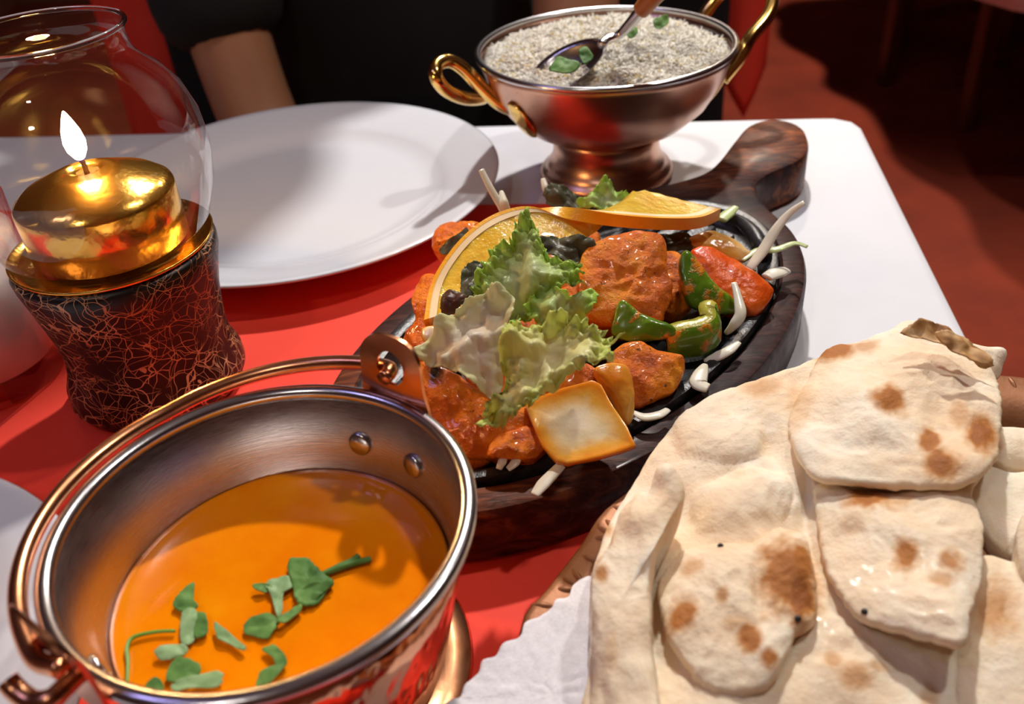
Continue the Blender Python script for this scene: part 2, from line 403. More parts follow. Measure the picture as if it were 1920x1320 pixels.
c = m.mix(m.math('MULTIPLY', sp, .85), c, (.035, .018, .006)); c = m.mix(ch, c, (.010, .006, .005))
m.col(c).bump(m.noise(300, 6, .65), .8, .0025).sss(.08, (1, .3, .1), .002)
m = NT('carrot').set(Roughness=.25, Coat_Weight=.3); m.col(m.ramp(m.noise(80, 5), [(.3, (.66, .06, .004)), (.55, (.84, .14, .014)), (.75, (.88, .26, .06))])).bump(m.noise(300, 5), .45, .0015).sss(.2, (1, .3, .15), .003)
m = NT('pepper').set(Roughness=.22, Coat_Weight=.4)
c = m.ramp(m.noise(50, 4), [(.3, (.06, .14, .008)), (.6, (.14, .26, .012)), (.8, (.26, .36, .025))])
s2 = m.ramp(m.noise(110, 5, .65), [(.52, (0, 0, 0)), (.62, (1, 1, 1))])
m.col(m.mix(m.math('MULTIPLY', s2, .9), c, (.80, .22, .005))).bump(s2, .5, .001)
m = NT('pepper_flesh').set(Roughness=.25, Coat_Weight=.4)
m.col(m.ramp(m.noise(90, 5), [(.3, (.28, .30, .03)), (.55, (.52, .46, .07)), (.72, (.72, .30, .02))])).bump(m.noise(300, 4), .4, .001).sss(.2, (1, .8, .2), .003)
m = NT('onion').set(Roughness=.18, Coat_Weight=.5, Coat_Roughness=.08)
r_ = m.math('ADD', m.attr('rim'), m.math('MULTIPLY', m.math('SUBTRACT', m.noise(55, 4), .5), .9))
m.col(m.ramp(r_, [(.0, (.80, .70, .60)), (.45, (.84, .68, .44)), (.75, (.82, .42, .07)), (.95, (.80, .26, .012))])).bump(m.noise(220, 4), .3, .001).sss(.35, (1, .7, .4), .004)
m = NT('onion_orange').set(Roughness=.2, Coat_Weight=.4)
m.col(m.ramp(m.noise(45, 4), [(.3, (.74, .22, .012)), (.55, (.82, .42, .07)), (.75, (.80, .60, .32))])).bump(m.noise(220, 4), .3, .001).sss(.3, (1, .6, .3), .004)
m = NT('cabbage').set(Roughness=.3, Coat_Weight=.2); m.col(m.ramp(m.noise(60, 3), [(.3, (.70, .66, .50)), (.7, (.84, .80, .70))])).sss(.3, (1, .9, .6), .003)
m = NT('cabbage_green').set(Roughness=.3, Coat_Weight=.2); m.col(m.ramp(m.noise(60, 3), [(.3, (.42, .55, .20)), (.7, (.68, .74, .42))])).sss(.3, (1, .9, .5), .003)
def lettuce(name, inner, mid, edge):
    m = NT(name).set(Roughness=.38, Coat_Weight=.05, Specular_IOR_Level=.4)
    r_ = m.math('ADD', m.attr('rim'), m.math('MULTIPLY', m.math('SUBTRACT', m.noise(60, 4), .5), .7))
    m.col(m.ramp(r_, [(.15, inner), (.6, mid), (.95, edge)])); vv = m.map((1, 1, 1))
    m.bump(m.noise(150, 5, .6), .45, .0014)
    tl = m.n('ShaderNodeBsdfTranslucent'); tl.inputs[0].default_value = (*mid, 1)
    mx = m.n('ShaderNodeMixShader'); mx.inputs[0].default_value = .42
    m.l(m.b.outputs[0], mx.inputs[1]); m.l(tl.outputs[0], mx.inputs[2]); m.l(mx.outputs[0], m.t.nodes['Material Output'].inputs['Surface'])
lettuce('lettuce_green', (.66, .74, .42), (.60, .76, .28), (.48, .72, .12))
lettuce('lettuce_pale', (.82, .74, .60), (.80, .76, .58), (.74, .76, .42))
lettuce('lettuce_yellow', (.86, .80, .48), (.84, .84, .40), (.70, .80, .22))
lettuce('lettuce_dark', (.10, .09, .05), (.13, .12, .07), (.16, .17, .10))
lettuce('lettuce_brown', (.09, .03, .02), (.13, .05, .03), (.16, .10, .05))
m = NT('orange_rind').set(Roughness=.35); m.col(m.ramp(m.noise(60, 3), [(.3, (.88, .34, .008)), (.7, (.92, .46, .012))])).bump(m.noise(600, 2), .4, .0006)
m = NT('orange_pith').set(Base_Color=(.88, .66, .38), Roughness=.5).sss(.2, (1, .7, .4), .003)
m = NT('orange_flesh').set(Roughness=.15, Coat_Weight=.5); m.col(m.ramp(m.noise(120, 4), [(.3, (.78, .42, .02)), (.7, (.90, .64, .10))])).bump(m.noise(320, 4), .6, .0012).sss(.4, (1, .7, .2), .005)
m = NT('naan').set(Roughness=.62, Coat_Weight=0, Coat_Roughness=.22, Specular_IOR_Level=.3)
base = m.ramp(m.noise(28, 5), [(.3, (.84, .60, .38)), (.5, (.91, .74, .54)), (.72, (.95, .86, .72))])
jit = m.math('ADD', m.attr('char'), m.math('MULTIPLY', m.math('SUBTRACT', m.noise(160, 4), .5), .35))
c = m.ramp(jit, [(.12, (0, 0, 0)), (.75, (1, 1, 1))])
c2 = m.mix(c, base, m.ramp(m.attr('char'), [(.3, (.62, .30, .08)), (.8, (.46, .17, .035)), (1, (.32, .10, .02))]))
fl = m.ramp(m.noise(420, 2), [(.74, (0, 0, 0)), (.79, (1, 1, 1))])
m.col(m.mix(m.math('MULTIPLY', fl, .35), c2, (.35, .22, .13))).bump(m.math('ADD', m.noise(110, 7, .65), m.math('MULTIPLY', m.noise(420, 4), .4)), .6, .002).sss(.4, (1, .55, .3), .005)
m.l(m.math('MULTIPLY', m.math('MULTIPLY', m.attr('wet'), .7), m.ramp(m.noise(70, 3), [(.4, (0, 0, 0)), (.55, (1, 1, 1))])), m.b.inputs['Coat Weight'])
m = NT('naan_burnt').set(Roughness=.6); m.col(m.ramp(m.noise(110, 4), [(.3, (.32, .13, .03)), (.55, (.60, .33, .12)), (.75, (.78, .58, .36))]))
m = NT('seed').set(Base_Color=(.01, .01, .014), Roughness=.4)
B = MATS

# ================================================================ the room
def struct(name, me, mat): return tag(link(name, me, mat), kind='structure')
struct('floor', box(-2.2, 3.4, -1.6, 4.6, -.80, -.75), B['carpet'])
struct('ceiling', box(-2.2, 3.4, -1.6, 4.6, 1.75, 1.85), B['ceiling_paint'])
struct('wall_back', box(-2.2, 3.4, 4.6, 4.7, -.75, 1.75), B['wall_paint'])
struct('wall_front', box(-2.2, 3.4, -1.7, -1.6, -.75, 1.75), B['wall_paint'])
struct('wall_left', box(-2.3, -2.2, -1.6, 4.6, -.75, 1.75), B['wall_paint'])
struct('wall_right', box(3.4, 3.5, -1.6, 4.6, -.75, 1.75), B['wall_paint'])

# fixtures for the ceiling lamps and the added fill lights set above
for i, (L, lab) in enumerate(((LAMP1, 'small white ceiling spotlight beyond the dining table'), (LAMP2, 'small white ceiling spotlight above the right edge of the dining table'), (FRONT_FILL, 'added white fill spotlight behind the near edge of the dining table'), (AISLE_FILL, 'added white fill spotlight above the carpet aisle'))):
    r = empty('ceiling_and_fill_spotlight', (L[0], L[1], 1.75)); tag(r, lab, 'lamp', 'ceiling spotlights')
    d = 1.75-L[2]
    link('stem', tube([(0, 0, 0), (0, 0, -d+.10)], .008, 10, 4, smooth_path=True), B['lamp_white'], r)
    link('lamp_shade', lathe([(.012, -d+.11), (.05, -d+.09), (.056, -d+.012), (.053, -d+.012), (.047, -d+.085), (.012, -d+.10)], 32, True), B['lamp_white'], r)

# ================================================================ dining table
E1 = Vector((.987, -.159, 0)); E2 = Vector((.159, .987, 0)); CORNER = Vector((.280, .666, 0))
TW, TD = 1.15, .76
def tp(a, b, z=0): return CORNER + E1*a + E2*b + Vector((0, 0, z))      # a <= 0 to the left, b <= 0 to the near side
ang = math.atan2(E1.y, E1.x)
table = empty('dining_table', tp(-TW/2, -TD/2, -.75)); table.rotation_euler = (0, 0, ang)
tag(table, 'rectangular dining table under the white tablecloth with the food', 'table')
link('tabletop', box(-TW/2+.004, TW/2-.004, -TD/2+.004, TD/2-.004, .715, .744, .004), B['chair_wood'], table)
for sx in (-1, 1):
    for sy in (-1, 1):
        x, y = sx*(TW/2-.06), sy*(TD/2-.06); link('leg', box(x-.025, x+.025, y-.025, y+.025, 0, .715, .004), B['chair_wood'], table)
def cloth(w2, d2, drop, rad, flare, seed, wav=.012):
    """tablecloth: flat top, rounded edge, hanging skirt with folds"""
    loop = []
    K = 10
    for (sx, sy, a0) in ((1, 1, 0), (-1, 1, 90), (-1, -1, 180), (1, -1, 270)):
        for k in range(K+1):
            a = math.radians(a0+90*k/K); loop.append(Vector((sx*(w2-rad)+rad*math.cos(a), sy*(d2-rad)+rad*math.sin(a), 0)))
    loop = linres(loop, 260)
    V = []; F = []; n = len(loop)
    prof = [(0, 0), (-.10, 0), (-.03, 0), (-.008, 0), (-.003, -.001), (0, -.005), (.002, -.02), (.35, -drop*.4), (.7, -drop*.7), (1, -drop)]
    V.append(Vector((0, 0, 0)))
    for k, (o, z) in enumerate(prof[1:]):
        for i, p in enumerate(loop):
            nn = Vector((p.x/w2, p.y/d2, 0)); nn = Vector((nn.x**5, nn.y**5, 0)).normalized()
            if z > -.021: q = p+nn*o
            else: q = p+nn*(.003+flare*o+o*wav*math.sin(i*.33+seed+1.5*noise.noise(Vector((i*.05, seed, 0)))))
            V.append(Vector((q.x, q.y, z)))
    for i in range(n): F.append((0, 1+i, 1+(i+1) % n))
    for r in range(len(prof)-2):
        for i in range(n):
            a = 1+r*n; b = a+n; F.append((a+i, a+(i+1) % n, b+(i+1) % n, b+i))
    return mesh(V, F)
tc_ = link('tablecloth', cloth(TW/2, TD/2, .24, .022, .02, 1), B['white_cloth'])
tc_.location = tp(-TW/2, -TD/2); tc_.rotation_euler = (0, 0, ang)
md = tc_.modifiers.new('thickness', 'SOLIDIFY'); md.thickness = .0015; md.offset = -1
tag(tc_, 'plain white tablecloth on the dining table with a rounded far corner', 'tablecloth')

# red cloth laid on the near left part of the table
rc = []
c0 = Vector((0, .563, 0)); e2v = c0.dot(E2)
def tq(a, b): return E1*a + E2*b
rcloth = mesh([tq(-.62, -.0)+Vector((0, 0, .0002)), tq(0, -.0)+Vector((0, 0, .0002)), tq(0, e2v)+Vector((0, 0, .0002)), tq(-.62, e2v)+Vector((0, 0, .0002)),
               tq(-.62, -.0)+Vector((0, 0, .0016)), tq(0, -.0)+Vector((0, 0, .0016)), tq(0, e2v)+Vector((0, 0, .0016)), tq(-.62, e2v)+Vector((0, 0, .0016))],
              [(0, 1, 2, 3), (4, 5, 6, 7), (0, 1, 5, 4), (1, 2, 6, 5), (2, 3, 7, 6), (3, 0, 4, 7)], smooth=False)
tag(link('red_cloth', rcloth, B['red_cloth']), 'bright red cloth laid flat over the white tablecloth', 'cloth')
ZR = .0016      # top of the red cloth

# ================================================================ plates
PROF_PLATE = [(0, .006), (.085, .006), (.097, .0075), (.103, .0115), (.110, .0145), (.136, .0205), (.1405, .0217), (.1418, .0210), (.1405, .0195), (.110, .0115), (.098, .005), (.086, .003), (.084, 0), (.079, 0), (.078, .003), (0, .003)]
p1 = link('dinner_plate', lathe(PROF_PLATE, 128), B['porcelain']); p1.location = (-.1398, .5864, ZR)
tag(p1, 'empty white porcelain dinner plate beside the footed rice dish', 'plate', 'white plates')
p2 = link('dinner_plate', p1.data); p2.location = (-.292, .176, ZR)
tag(p2, 'white porcelain plate partly hidden behind the copper bucket of soup', 'plate', 'white plates')

# ================================================================ copper bucket of soup
BC = Vector((-.0812, .205, ZR))
bk = empty('copper_bucket', BC); tag(bk, 'hammered copper serving bucket with steel lining and swing handle', 'bucket')
link('wall', lathe([(.044, .0085), (.050, .011), (.053, .024), (.0595, .054), (.0645, .0755), (.0632, .0755), (.0585, .054), (.052, .024), (.049, .0125), (.044, .0115)], 96, True), B['copper_hammered'], bk)
link('lining', lathe([(0, .0125), (.046, .0125), (.0485, .0135), (.0518, .0245), (.0583, .0545), (.0630, .0755), (.0618, .0745), (.0572, .0545), (.0508, .0250), (.0475, .0150), (.0455, .0142), (0, .0142)], 96), B['steel_brushed'], bk)
lip = [(.0640+.0028*math.cos(a), .0768+.0024*math.sin(a)) for a in [2*PI*k/14 for k in range(14)]]
link('rim', lathe(lip, 96, True), B['steel'], bk)
link('foot', lathe([(0, .0085), (.030, .0085), (.042, .0095), (.0455, .0065), (.052, .004), (.0575, .0032), (.0585, .0016), (.0575, 0), (.050, 0), (.044, .003), (.038, .006), (0, .006)], 80), B['copper'], bk)
def earmesh(w=.019, h=.034, hole=.0052, hz=.0245, th=.0013, n=48):
    """upright copper tab with a hole; local x = tangent, y = outward, z = up"""
    out = []; inn = []
    for k in range(n):
        a = 2*PI*k/n; c, s = math.cos(a), math.sin(a)
        ex = w*.5*(abs(c)**.75)*(1 if c >= 0 else -1); ez = hz+(h-hz)*(abs(s)**.85) if s >= 0 else hz+hz*s*(abs(s)**-.3 if s else 1)
        if s < 0: ex *= 1+.75*abs(s)**1.5
        out.append((ex, ez)); inn.append((hole*c*1.0, hz+hole*1.1*s))
    V = []; F = []
    for y in (0, th):
        V += [(x, y+.0022*max(0, (z-.018)/.016)**2, z) for x, z in out]; V += [(x, y+.0022*max(0, (z-.018)/.016)**2, z) for x, z in inn]
    for k in range(n):
        j = (k+1) % n
        F += [(k, j, n+j, n+k), (2*n+k, 2*n+j, 3*n+j, 3*n+k), (k, j, 2*n+j, 2*n+k), (n+k, n+j, 3*n+j, 3*n+k)]
    return sharp(mesh(V, F), 40)
em = earmesh(w=.027, h=.037, hole=.0060, hz=.025)
EA = (math.radians(54.5), math.radians(-129))
rv = lathe([(0, .0022), (.0038, .0024), (.0045, .0018), (.0046, 0), (0, 0)], 24)
for a in EA:
    o = link('ear', em, B['copper'], bk)
    em_m = Matrix.Translation((.0655*math.cos(a), .0655*math.sin(a), .066)) @ Matrix.Rotation(a-PI/2, 4, 'Z'); o.matrix_local = em_m
    for da in (-.215, .215):
        q = a+da; rr = .0588
        r_ = link('rivet', rv, B['steel'], o)
        r_.matrix_local = em_m.inverted() @ Matrix.Translation((rr*math.cos(q), rr*math.sin(q), .0585)) @ Matrix.Rotation(q, 4, 'Z') @ Matrix.Rotation(-PI/2+.21, 4, 'Y')
# swing handle resting around the left side of the rim
path = []
a0, a1 = EA[0], EA[1]+2*PI
path.append(Vector((.0610*math.cos(a0-.02), .0610*math.sin(a0-.02), .0905)))
path.append(Vector((.0668*math.cos(a0+.01), .0668*math.sin(a0+.01), .0900)))
for k in range(1, 24):
    t = k/24; a = a0+(a1-a0)*t; r = .0705-.0012*abs(math.sin(PI*t)); z = .0880-.0085*min(1, t*2.4)+.0005*t
    path.append(Vector((r*math.cos(a), r*math.sin(a), z)))
path.append(Vector((.0685*math.cos(a1-.02), .0685*math.sin(a1-.02), .0815)))
path.append(Vector((.0680*math.cos(a1+.03), .0680*math.sin(a1+.03), .0825)))
link('handle', tube(path, .0027, 14, 120), B['copper'], bk)
hk = [at(150, 1262, .083), at(122, 1288, .084), at(95, 1312, .084), at(62, 1316, .083), at(32, 1296, .084), at(14, 1276, .086)]
link('handle_hook', tube([p-BC for p in hk], [.0026, .0030, .0028], 14, 40), B['copper'], bk)

ZS = .0455
sp_ = link('soup', lathe([(0, ZS-.030), (.046, ZS-.030), (.0505, ZS-.012), (.0548, ZS+.0010), (.0535, ZS+.0003), (.050, ZS), (.03, ZS), (.015, ZS), (0, ZS)], 96), B['soup']); sp_.location = BC
tag(sp_, 'smooth orange soup filling half of the copper bucket', 'soup')

LEAVES = [  # outlines of chopped coriander on the soup
 [(540, 1050), (575, 1046), (598, 1068), (626, 1090), (618, 1104), (590, 1135), (560, 1132), (548, 1100)],
 [(556, 1110), (600, 1092), (625, 1095), (598, 1118), (583, 1135), (556, 1125)],
 [(496, 1093), (535, 1075), (548, 1098), (532, 1108), (530, 1145), (522, 1162), (512, 1130), (503, 1105)],
 [(474, 1098), (492, 1094), (510, 1100), (500, 1110), (482, 1108)],
 [(457, 1170), (475, 1155), (512, 1150), (520, 1172), (500, 1195), (478, 1192), (458, 1186)],
 [(520, 1165), (538, 1148), (560, 1133), (566, 1142), (548, 1160), (532, 1172)],
 [(325, 1130), (340, 1108), (364, 1092), (362, 1120), (373, 1140), (350, 1148), (328, 1140)],
 [(343, 1145), (368, 1142), (366, 1180), (358, 1208), (340, 1205), (338, 1178)],
 [(368, 1148), (384, 1150), (390, 1180), (378, 1196), (364, 1190)],
 [(290, 1222), (310, 1210), (345, 1208), (350, 1222), (325, 1235), (300, 1236)],
 [(318, 1248), (332, 1232), (355, 1236), (378, 1250), (370, 1266), (345, 1278), (312, 1274)],
 [(322, 1290), (345, 1276), (410, 1258), (412, 1284), (365, 1290), (335, 1298)],
 [(276, 1282), (295, 1272), (308, 1288), (300, 1302), (276, 1302)],
 [(402, 1166), (420, 1178), (440, 1195), (462, 1216), (448, 1218), (428, 1206), (408, 1196)],
 [(490, 1215), (512, 1208), (532, 1225), (538, 1245), (520, 1252), (512, 1234)],
 [(480, 1286), (488, 1262), (512, 1250), (534, 1244), (526, 1262), (506, 1280)],
]
LLAB = ['largest dark green coriander leaf on the soup touching the cut stems', 'folded coriander leaf just below the largest leaf on the soup', 'pale narrow pointed coriander leaf beside the largest leaf on the soup', 'tiny dark coriander scrap at the tip of the pale pointed leaf', 'rounded dark coriander leaf below the pale pointed leaf', 'narrow coriander leaf joining the rounded dark leaf to the folded leaf', 'pointed coriander leaf at the top of the left leaf cluster', 'ribbed rectangular coriander leaf below the pointed leaf', 'small dark coriander leaf beside the ribbed rectangular leaf', 'light coriander leaf under the ribbed rectangular leaf', 'broad lobed coriander leaf in the cluster near the rim', 'long pale coriander strip lying against the near rim', 'small square coriander leaf against the near bucket rim', 'slender lone coriander leaf between the two leaf clusters', 'upper half of the curved lone coriander sprig on the soup', 'lower half of the curved lone coriander sprig near the rim']
for i, L in enumerate(LEAVES):
    me = leafsheet(L, ZS+ZR+.0022, (0, -.12, 1), wave=.0013, wfreq=120, frill=.0004, fk=5, jag=.09, seed=i+3, N=64, rings=8)
    o = solidify(link('coriander_leaf', me, B['coriander_pale' if i in (2, 7, 9, 11, 13) else 'coriander']), .0004)
    tag(o, LLAB[i], 'herb', 'coriander leaves on the soup')
for P, r in (([(238, 1285), (240, 1240), (238, 1215), (250, 1195), (290, 1185), (328, 1183)], .0007),
             ([(598, 1080), (630, 1066), (660, 1052), (672, 1042)], .0013), ([(604, 1078), (650, 1060), (696, 1048)], .0012)):
    me = tube([at(x, y, ZS+ZR+.0016) for x, y in P], [r*.7, r, r*.8], 8, 24)
    tag(link('cut_herb', me, B['herb_stem' if r < .001 else 'coriander']), ('thin bright green herb stem curving on the soup near the bucket wall' if r < .001 else ('broken dark green stem touching the largest leaf on the soup' if P[0][0] < 600 else 'longer straight dark green stem touching the largest leaf on the soup')), 'herb', 'herb stems on the soup')

# ================================================================ footed copper rice dish
RC = Vector((.0775, .602, 0.0005))
rd = empty('rice_dish', RC); tag(rd, 'footed copper serving bowl with two brass loop handles full of rice', 'bowl')
link('bowl', lathe([(.028, .030), (.040, .0335), (.055, .0405), (.068, .0525), (.077, .068), (.0825, .084), (.0838, .089), (.0828, .0895), (.0812, .084), (.0755, .0685), (.0665, .054), (.054, .0425), (.039, .036), (.028, .033)], 96, True), B['copper_satin'], rd)
link('lining', lathe([(0, .0365), (.038, .0368), (.053, .0435), (.0655, .0545), (.0742, .069), (.0805, .0855), (.0795, .0855), (.0732, .0695), (.0645, .0555), (.052, .0447), (.037, .038), (0, .0377)], 96), B['steel'], rd)
link('rim', lathe([(.0836+.0022*math.cos(a), .0898+.0020*math.sin(a)) for a in [2*PI*k/12 for k in range(12)]], 96, True), B['steel'], rd)
link('foot', lathe([(0, .033), (.036, .0325), (.0375, .029), (.0365, .023), (.0375, .016), (.0405, .0105), (.0420, .0090), (.0422, .0075), (.0450, .0060), (.0465, .0035), (.0465, 0), (.0430, 0), (.0400, .005), (.035, .015), (.034, .028), (0, .029)], 96), B['copper_satin'], rd)
lh = [(968, 206, .060), (935, 192, .066), (900, 160, .078), (868, 128, .090), (842, 114, .096), (820, 122, .096), (818, 145, .091), (838, 170, .080), (872, 184, .070), (905, 183, .063), (936, 165, .060)]
link('handle', tube([at(*p)-RC for p in lh], [.0050, .0046, .0044, .0044, .0044, .0044, .0040], 14, 90), B['brass'], rd)
def cy(a, r, z): return Vector((r*math.cos(math.radians(a)), r*math.sin(math.radians(a)), z))
link('handle', tube([cy(-8, .0765, .064), cy(-4, .0885, .077), cy(-1, .0945, .086), cy(6, .110, .096), cy(12, .118, .104), cy(19, .119, .111), cy(25, .113, .110), cy(30, .102, .103), cy(32, .0925, .093), cy(34, .084, .080), cy(36, .0765, .066)], [.0048, .0044, .0044, .0044, .0048], 14, 80), B['brass'], rd)
for a, z in ((216, .060), (-8, .062), (36, .064), (159, .060)):
    o = link('handle_plate', lathe([(0, .003), (.006, .0026), (.0095, .0012), (.0105, 0), (0, 0)], 24), B['brass'], rd)
    rr = .0725+(z-.060)*.5
    o.matrix_local = Matrix.Translation((rr*math.cos(math.radians(a)), rr*math.sin(math.radians(a)), z)) @ Matrix.Rotation(math.radians(a), 4, 'Z') @ Matrix.Rotation(PI/2+.5, 4, 'Y') @ Matrix.Diagonal((1.5, 1, 1, 1))

def dome(r, a=0):
    t = min(1, r/.079); return .0825+.015*(1-t*t)+.003*noise.noise(Vector((r*math.cos(a)*48, r*math.sin(a)*48, 3)))+.0025*noise.noise(Vector((r*math.cos(a)*130, r*math.sin(a)*130, 8)))
V = []; F = []; tint = []
NR, NA = 18, 60
V.append(Vector((0, 0, dome(0)-.0004))); tint.append(.3)
for k in range(1, NR+1):
    for i in range(NA):
        a = 2*PI*i/NA; r = .0785*k/NR; V.append(Vector((r*math.cos(a), r*math.sin(a), dome(r, a)-.0004))); tint.append(.3)
for i in range(NA): F.append((0, 1+i, 1+(i+1) % NA))
for k in range(NR-1):
    for i in range(NA):
        a = 1+k*NA; b = a+NA; F.append((a+i, a+(i+1) % NA, b+(i+1) % NA, b+i))
base_i = len(V)
for i in range(NA): V.append(Vector((.068*math.cos(2*PI*i/NA), .068*math.sin(2*PI*i/NA), .062))); tint.append(.3)
for i in range(NA): F.append((1+(NR-1)*NA+i, 1+(NR-1)*NA+(i+1) % NA, base_i+(i+1) % NA, base_i+i))
rnd = random.Random(4)
for g in range(12500):
    r = .078*math.sqrt(rnd.random()); a = rnd.random()*2*PI
    p = Vector((r*math.cos(a), r*math.sin(a), dome(r, a)+rnd.uniform(-.0004, .0011)))
    d = Vector((rnd.gauss(0, 1), rnd.gauss(0, 1), rnd.gauss(0, .32))).normalized()
    q = d.orthogonal().normalized(); s = d.cross(q); L = rnd.uniform(.0028, .0044); R = rnd.uniform(.00050, .00068)
    t = rnd.random() if rnd.random() < .35 else rnd.random()*.8
    b = len(V); bend = rnd.uniform(-.0006, .0006)
    for (u, f) in ((-1, .25), (-.55, .9), (.45, 1), (1, .3)):
        for k in range(5):
            an = 2*PI*k/5; V.append(p+d*(u*L)+q*(R*f*math.cos(an)+bend*u*u)+s*(R*f*math.sin(an))); tint.append(t)
    for u in range(3):
        for k in range(5): F.append((b+u*5+k, b+u*5+(k+1) % 5, b+u*5+5+(k+1) % 5, b+u*5+5+k))
    F.append([b+k for k in range(5)]); F.append([b+15+k for k in range(5)])
me = mesh(V, F, attrs={'tint': tint})
ro = link('rice', me, B['rice']); ro.location = RC
tag(ro, 'heap of white and yellow basmati rice in the footed copper bowl', 'rice', kind='stuff')

# serving spoon stuck in the rice
s0 = at(1062, 122, .0965); s1 = at(1165, 62, .112); ax = (s1-s0); ax.z = 0; ax.normalize()
spn = empty('serving_spoon', s0); tag(spn, 'steel serving spoon with wooden handle stuck in the rice', 'spoon')
sd = ax.cross(Vector((0, 0, 1))).normalized(); upv = (Vector((0, 0, 1))-ax*.55-Vector((0, .35, 0))).normalized(); ax2 = (ax-upv*ax.dot(upv)).normalized(); sd = ax2.cross(upv)
V = []; F = []; n = 28
for lay in (0, 1):
    for k in range(9):
        f = k/8
        for i in range(n):
            a = 2*PI*i/n; rx = .026*f; ry = .0175*f*(1-.12*math.cos(a))
            V.append(ax2*(rx*math.cos(a))+sd*(ry*math.sin(a))+upv*(-.009*(1-f*f)-.0008*lay))
for lay in (0, 1):
    o_ = lay*9*n
    for k in range(8):
        for i in range(n): F.append((o_+k*n+i, o_+k*n+(i+1) % n, o_+(k+1)*n+(i+1) % n, o_+(k+1)*n+i))
for i in range(n): F.append((8*n+i, 8*n+(i+1) % n, 17*n+(i+1) % n, 17*n+i))
link('spoon_bowl', mesh(V, F), B['steel'], spn)
e1 = at(1205, 16, .128)
link('neck', tube([ax2*.024, (s1-s0)*.75+Vector((0, 0, .001)), s1-s0, e1-s0], [.0030, .0026, .0034, .0036], 12, 30), B['steel'], spn)
hd = (e1-s1).normalized()
link('wooden_handle', tube([e1-s0-hd*.002, e1-s0+hd*.012, e1-s0+hd*.05, e1-s0+hd*.085, e1-s0+hd*.09], [.0050, .0062, .0068, .0062, .003], 14, 40), B['spoon_wood'], spn)
for i, (L, z) in enumerate((([(1030, 128), (1045, 104), (1062, 108), (1085, 118), (1078, 132), (1055, 138)], .106),
                     ([(1172, 58), (1190, 50), (1196, 62), (1182, 70)], .106), ([(1225, 38), (1250, 32), (1252, 46), (1232, 52)], .104), ([(1085, 95), (1098, 88), (1112, 108), (1095, 118)], .106))):
    me = leafsheet(L, z, (0, -.5, 1), wave=.0022, wfreq=90, frill=.0005, fk=4, jag=.1, seed=i+40, N=40, rings=6)
    tag(solidify(link('coriander_leaf', me, B['coriander']), .0004), ('green coriander leaf in the spoon bowl on the rice', 'small coriander leaf beside the spoon neck on the rice', 'small coriander leaf beside the wooden spoon handle on the rice', 'narrow coriander leaf at the spoon shoulder on the rice')[i], 'herb', 'coriander leaves on the rice')

# ================================================================ oil candle lamp
LC = Vector((-.182, .388, ZR))
lb = empty('table_lamp', LC); tag(lb, 'oil candle lamp with clear glass globe on a dark crackled leather base', 'lamp')
def wob(a, z): return .018*noise.noise(Vector((math.cos(a)*1.4, math.sin(a)*1.4, z*45)))+.008*noise.noise(Vector((math.cos(a)*4, math.sin(a)*4, z*90)))
link('base', lathe([(0, 0), (.036, 0), (.0415, .002), (.0440, .007), (.0435, .013), (.0405, .021), (.0392, .030), (.0398, .042), (.0415, .054), (.0445, .066), (.0465, .074), (.0468, .079), (.0455, .0815), (.042, .0815), (0, .0805)], 96, wob=wob), B['crackle'], lb)
link('brass_cup', lathe([(0, .0818), (.041, .0818), (.0445, .0826), (.0456, .0845), (.0464, .0843), (.0452, .0822), (.042, .0808), (0, .0808)], 80), B['gold'], lb)
cnd = link('candle_cartridge', lathe([(0, .083), (.0330, .083), (.0350, .0845), (.0352, .108), (.0346, .1095), (.0300, .1130), (.0160, .1190), (.0085, .1212), (.0080, .1198), (.0030, .1195), (0, .1195)], 80), B['gold'], lb)
link('wick', tube([(0, 0, .119), (0, 0, .1225), (-.0006, 0, .1255)], .0012, 8, 8), B['wick'], cnd)
fl_ = link('flame', lathe([(0, 0), (.0022, .0015), (.0042, .005), (.0048, .009), (.0040, .014), (.0022, .019), (.0006, .0225), (0, .023)], 24), B['flame'], lb); fl_.location = (-.0006, 0, .1245)
link('glass_globe', lathe([(.0415, .0845), (.0475, .0930), (.0530, .1080), (.0552, .1230), (.0540, .1380), (.0500, .1500), (.0440, .1585), (.0375, .1640), (.0345, .1690), (.0335, .1750), (.0345, .1800)], 96), B['globe_glass'], lb)
link('globe_rim', lathe([(.0347+.0011*math.cos(a), .1806+.0011*math.sin(a)) for a in [2*PI*k/10 for k in range(10)]], 96, True), B['clear_glass'], lb)
lamp('candle_light', 'POINT', LC+Vector((0, 0, .139)), 1.6, (1, .55, .2), .006)

# ================================================================ tumbler
GC = Vector((-.2765, .407, ZR))
tg = empty('drinking_glass', GC); tag(tg, 'thick based drinking glass of milky white drink beside the lamp', 'glass')
link('glass', lathe([(0, 0), (.0325, 0), (.0345, .002), (.0352, .012), (.0365, .050), (.0385, .098), (.0378, .0985), (.0368, .098), (.0350, .050), (.0332, .0145), (.0300, .0125), (0, .0125)], 72), B['tumbler_glass'], tg)
link('milky_drink', lathe([(0, .0130), (.0298, .0130), (.0330, .0150), (.0348, .050), (.0362, .082), (0, .082)], 72), B['milk'], tg)

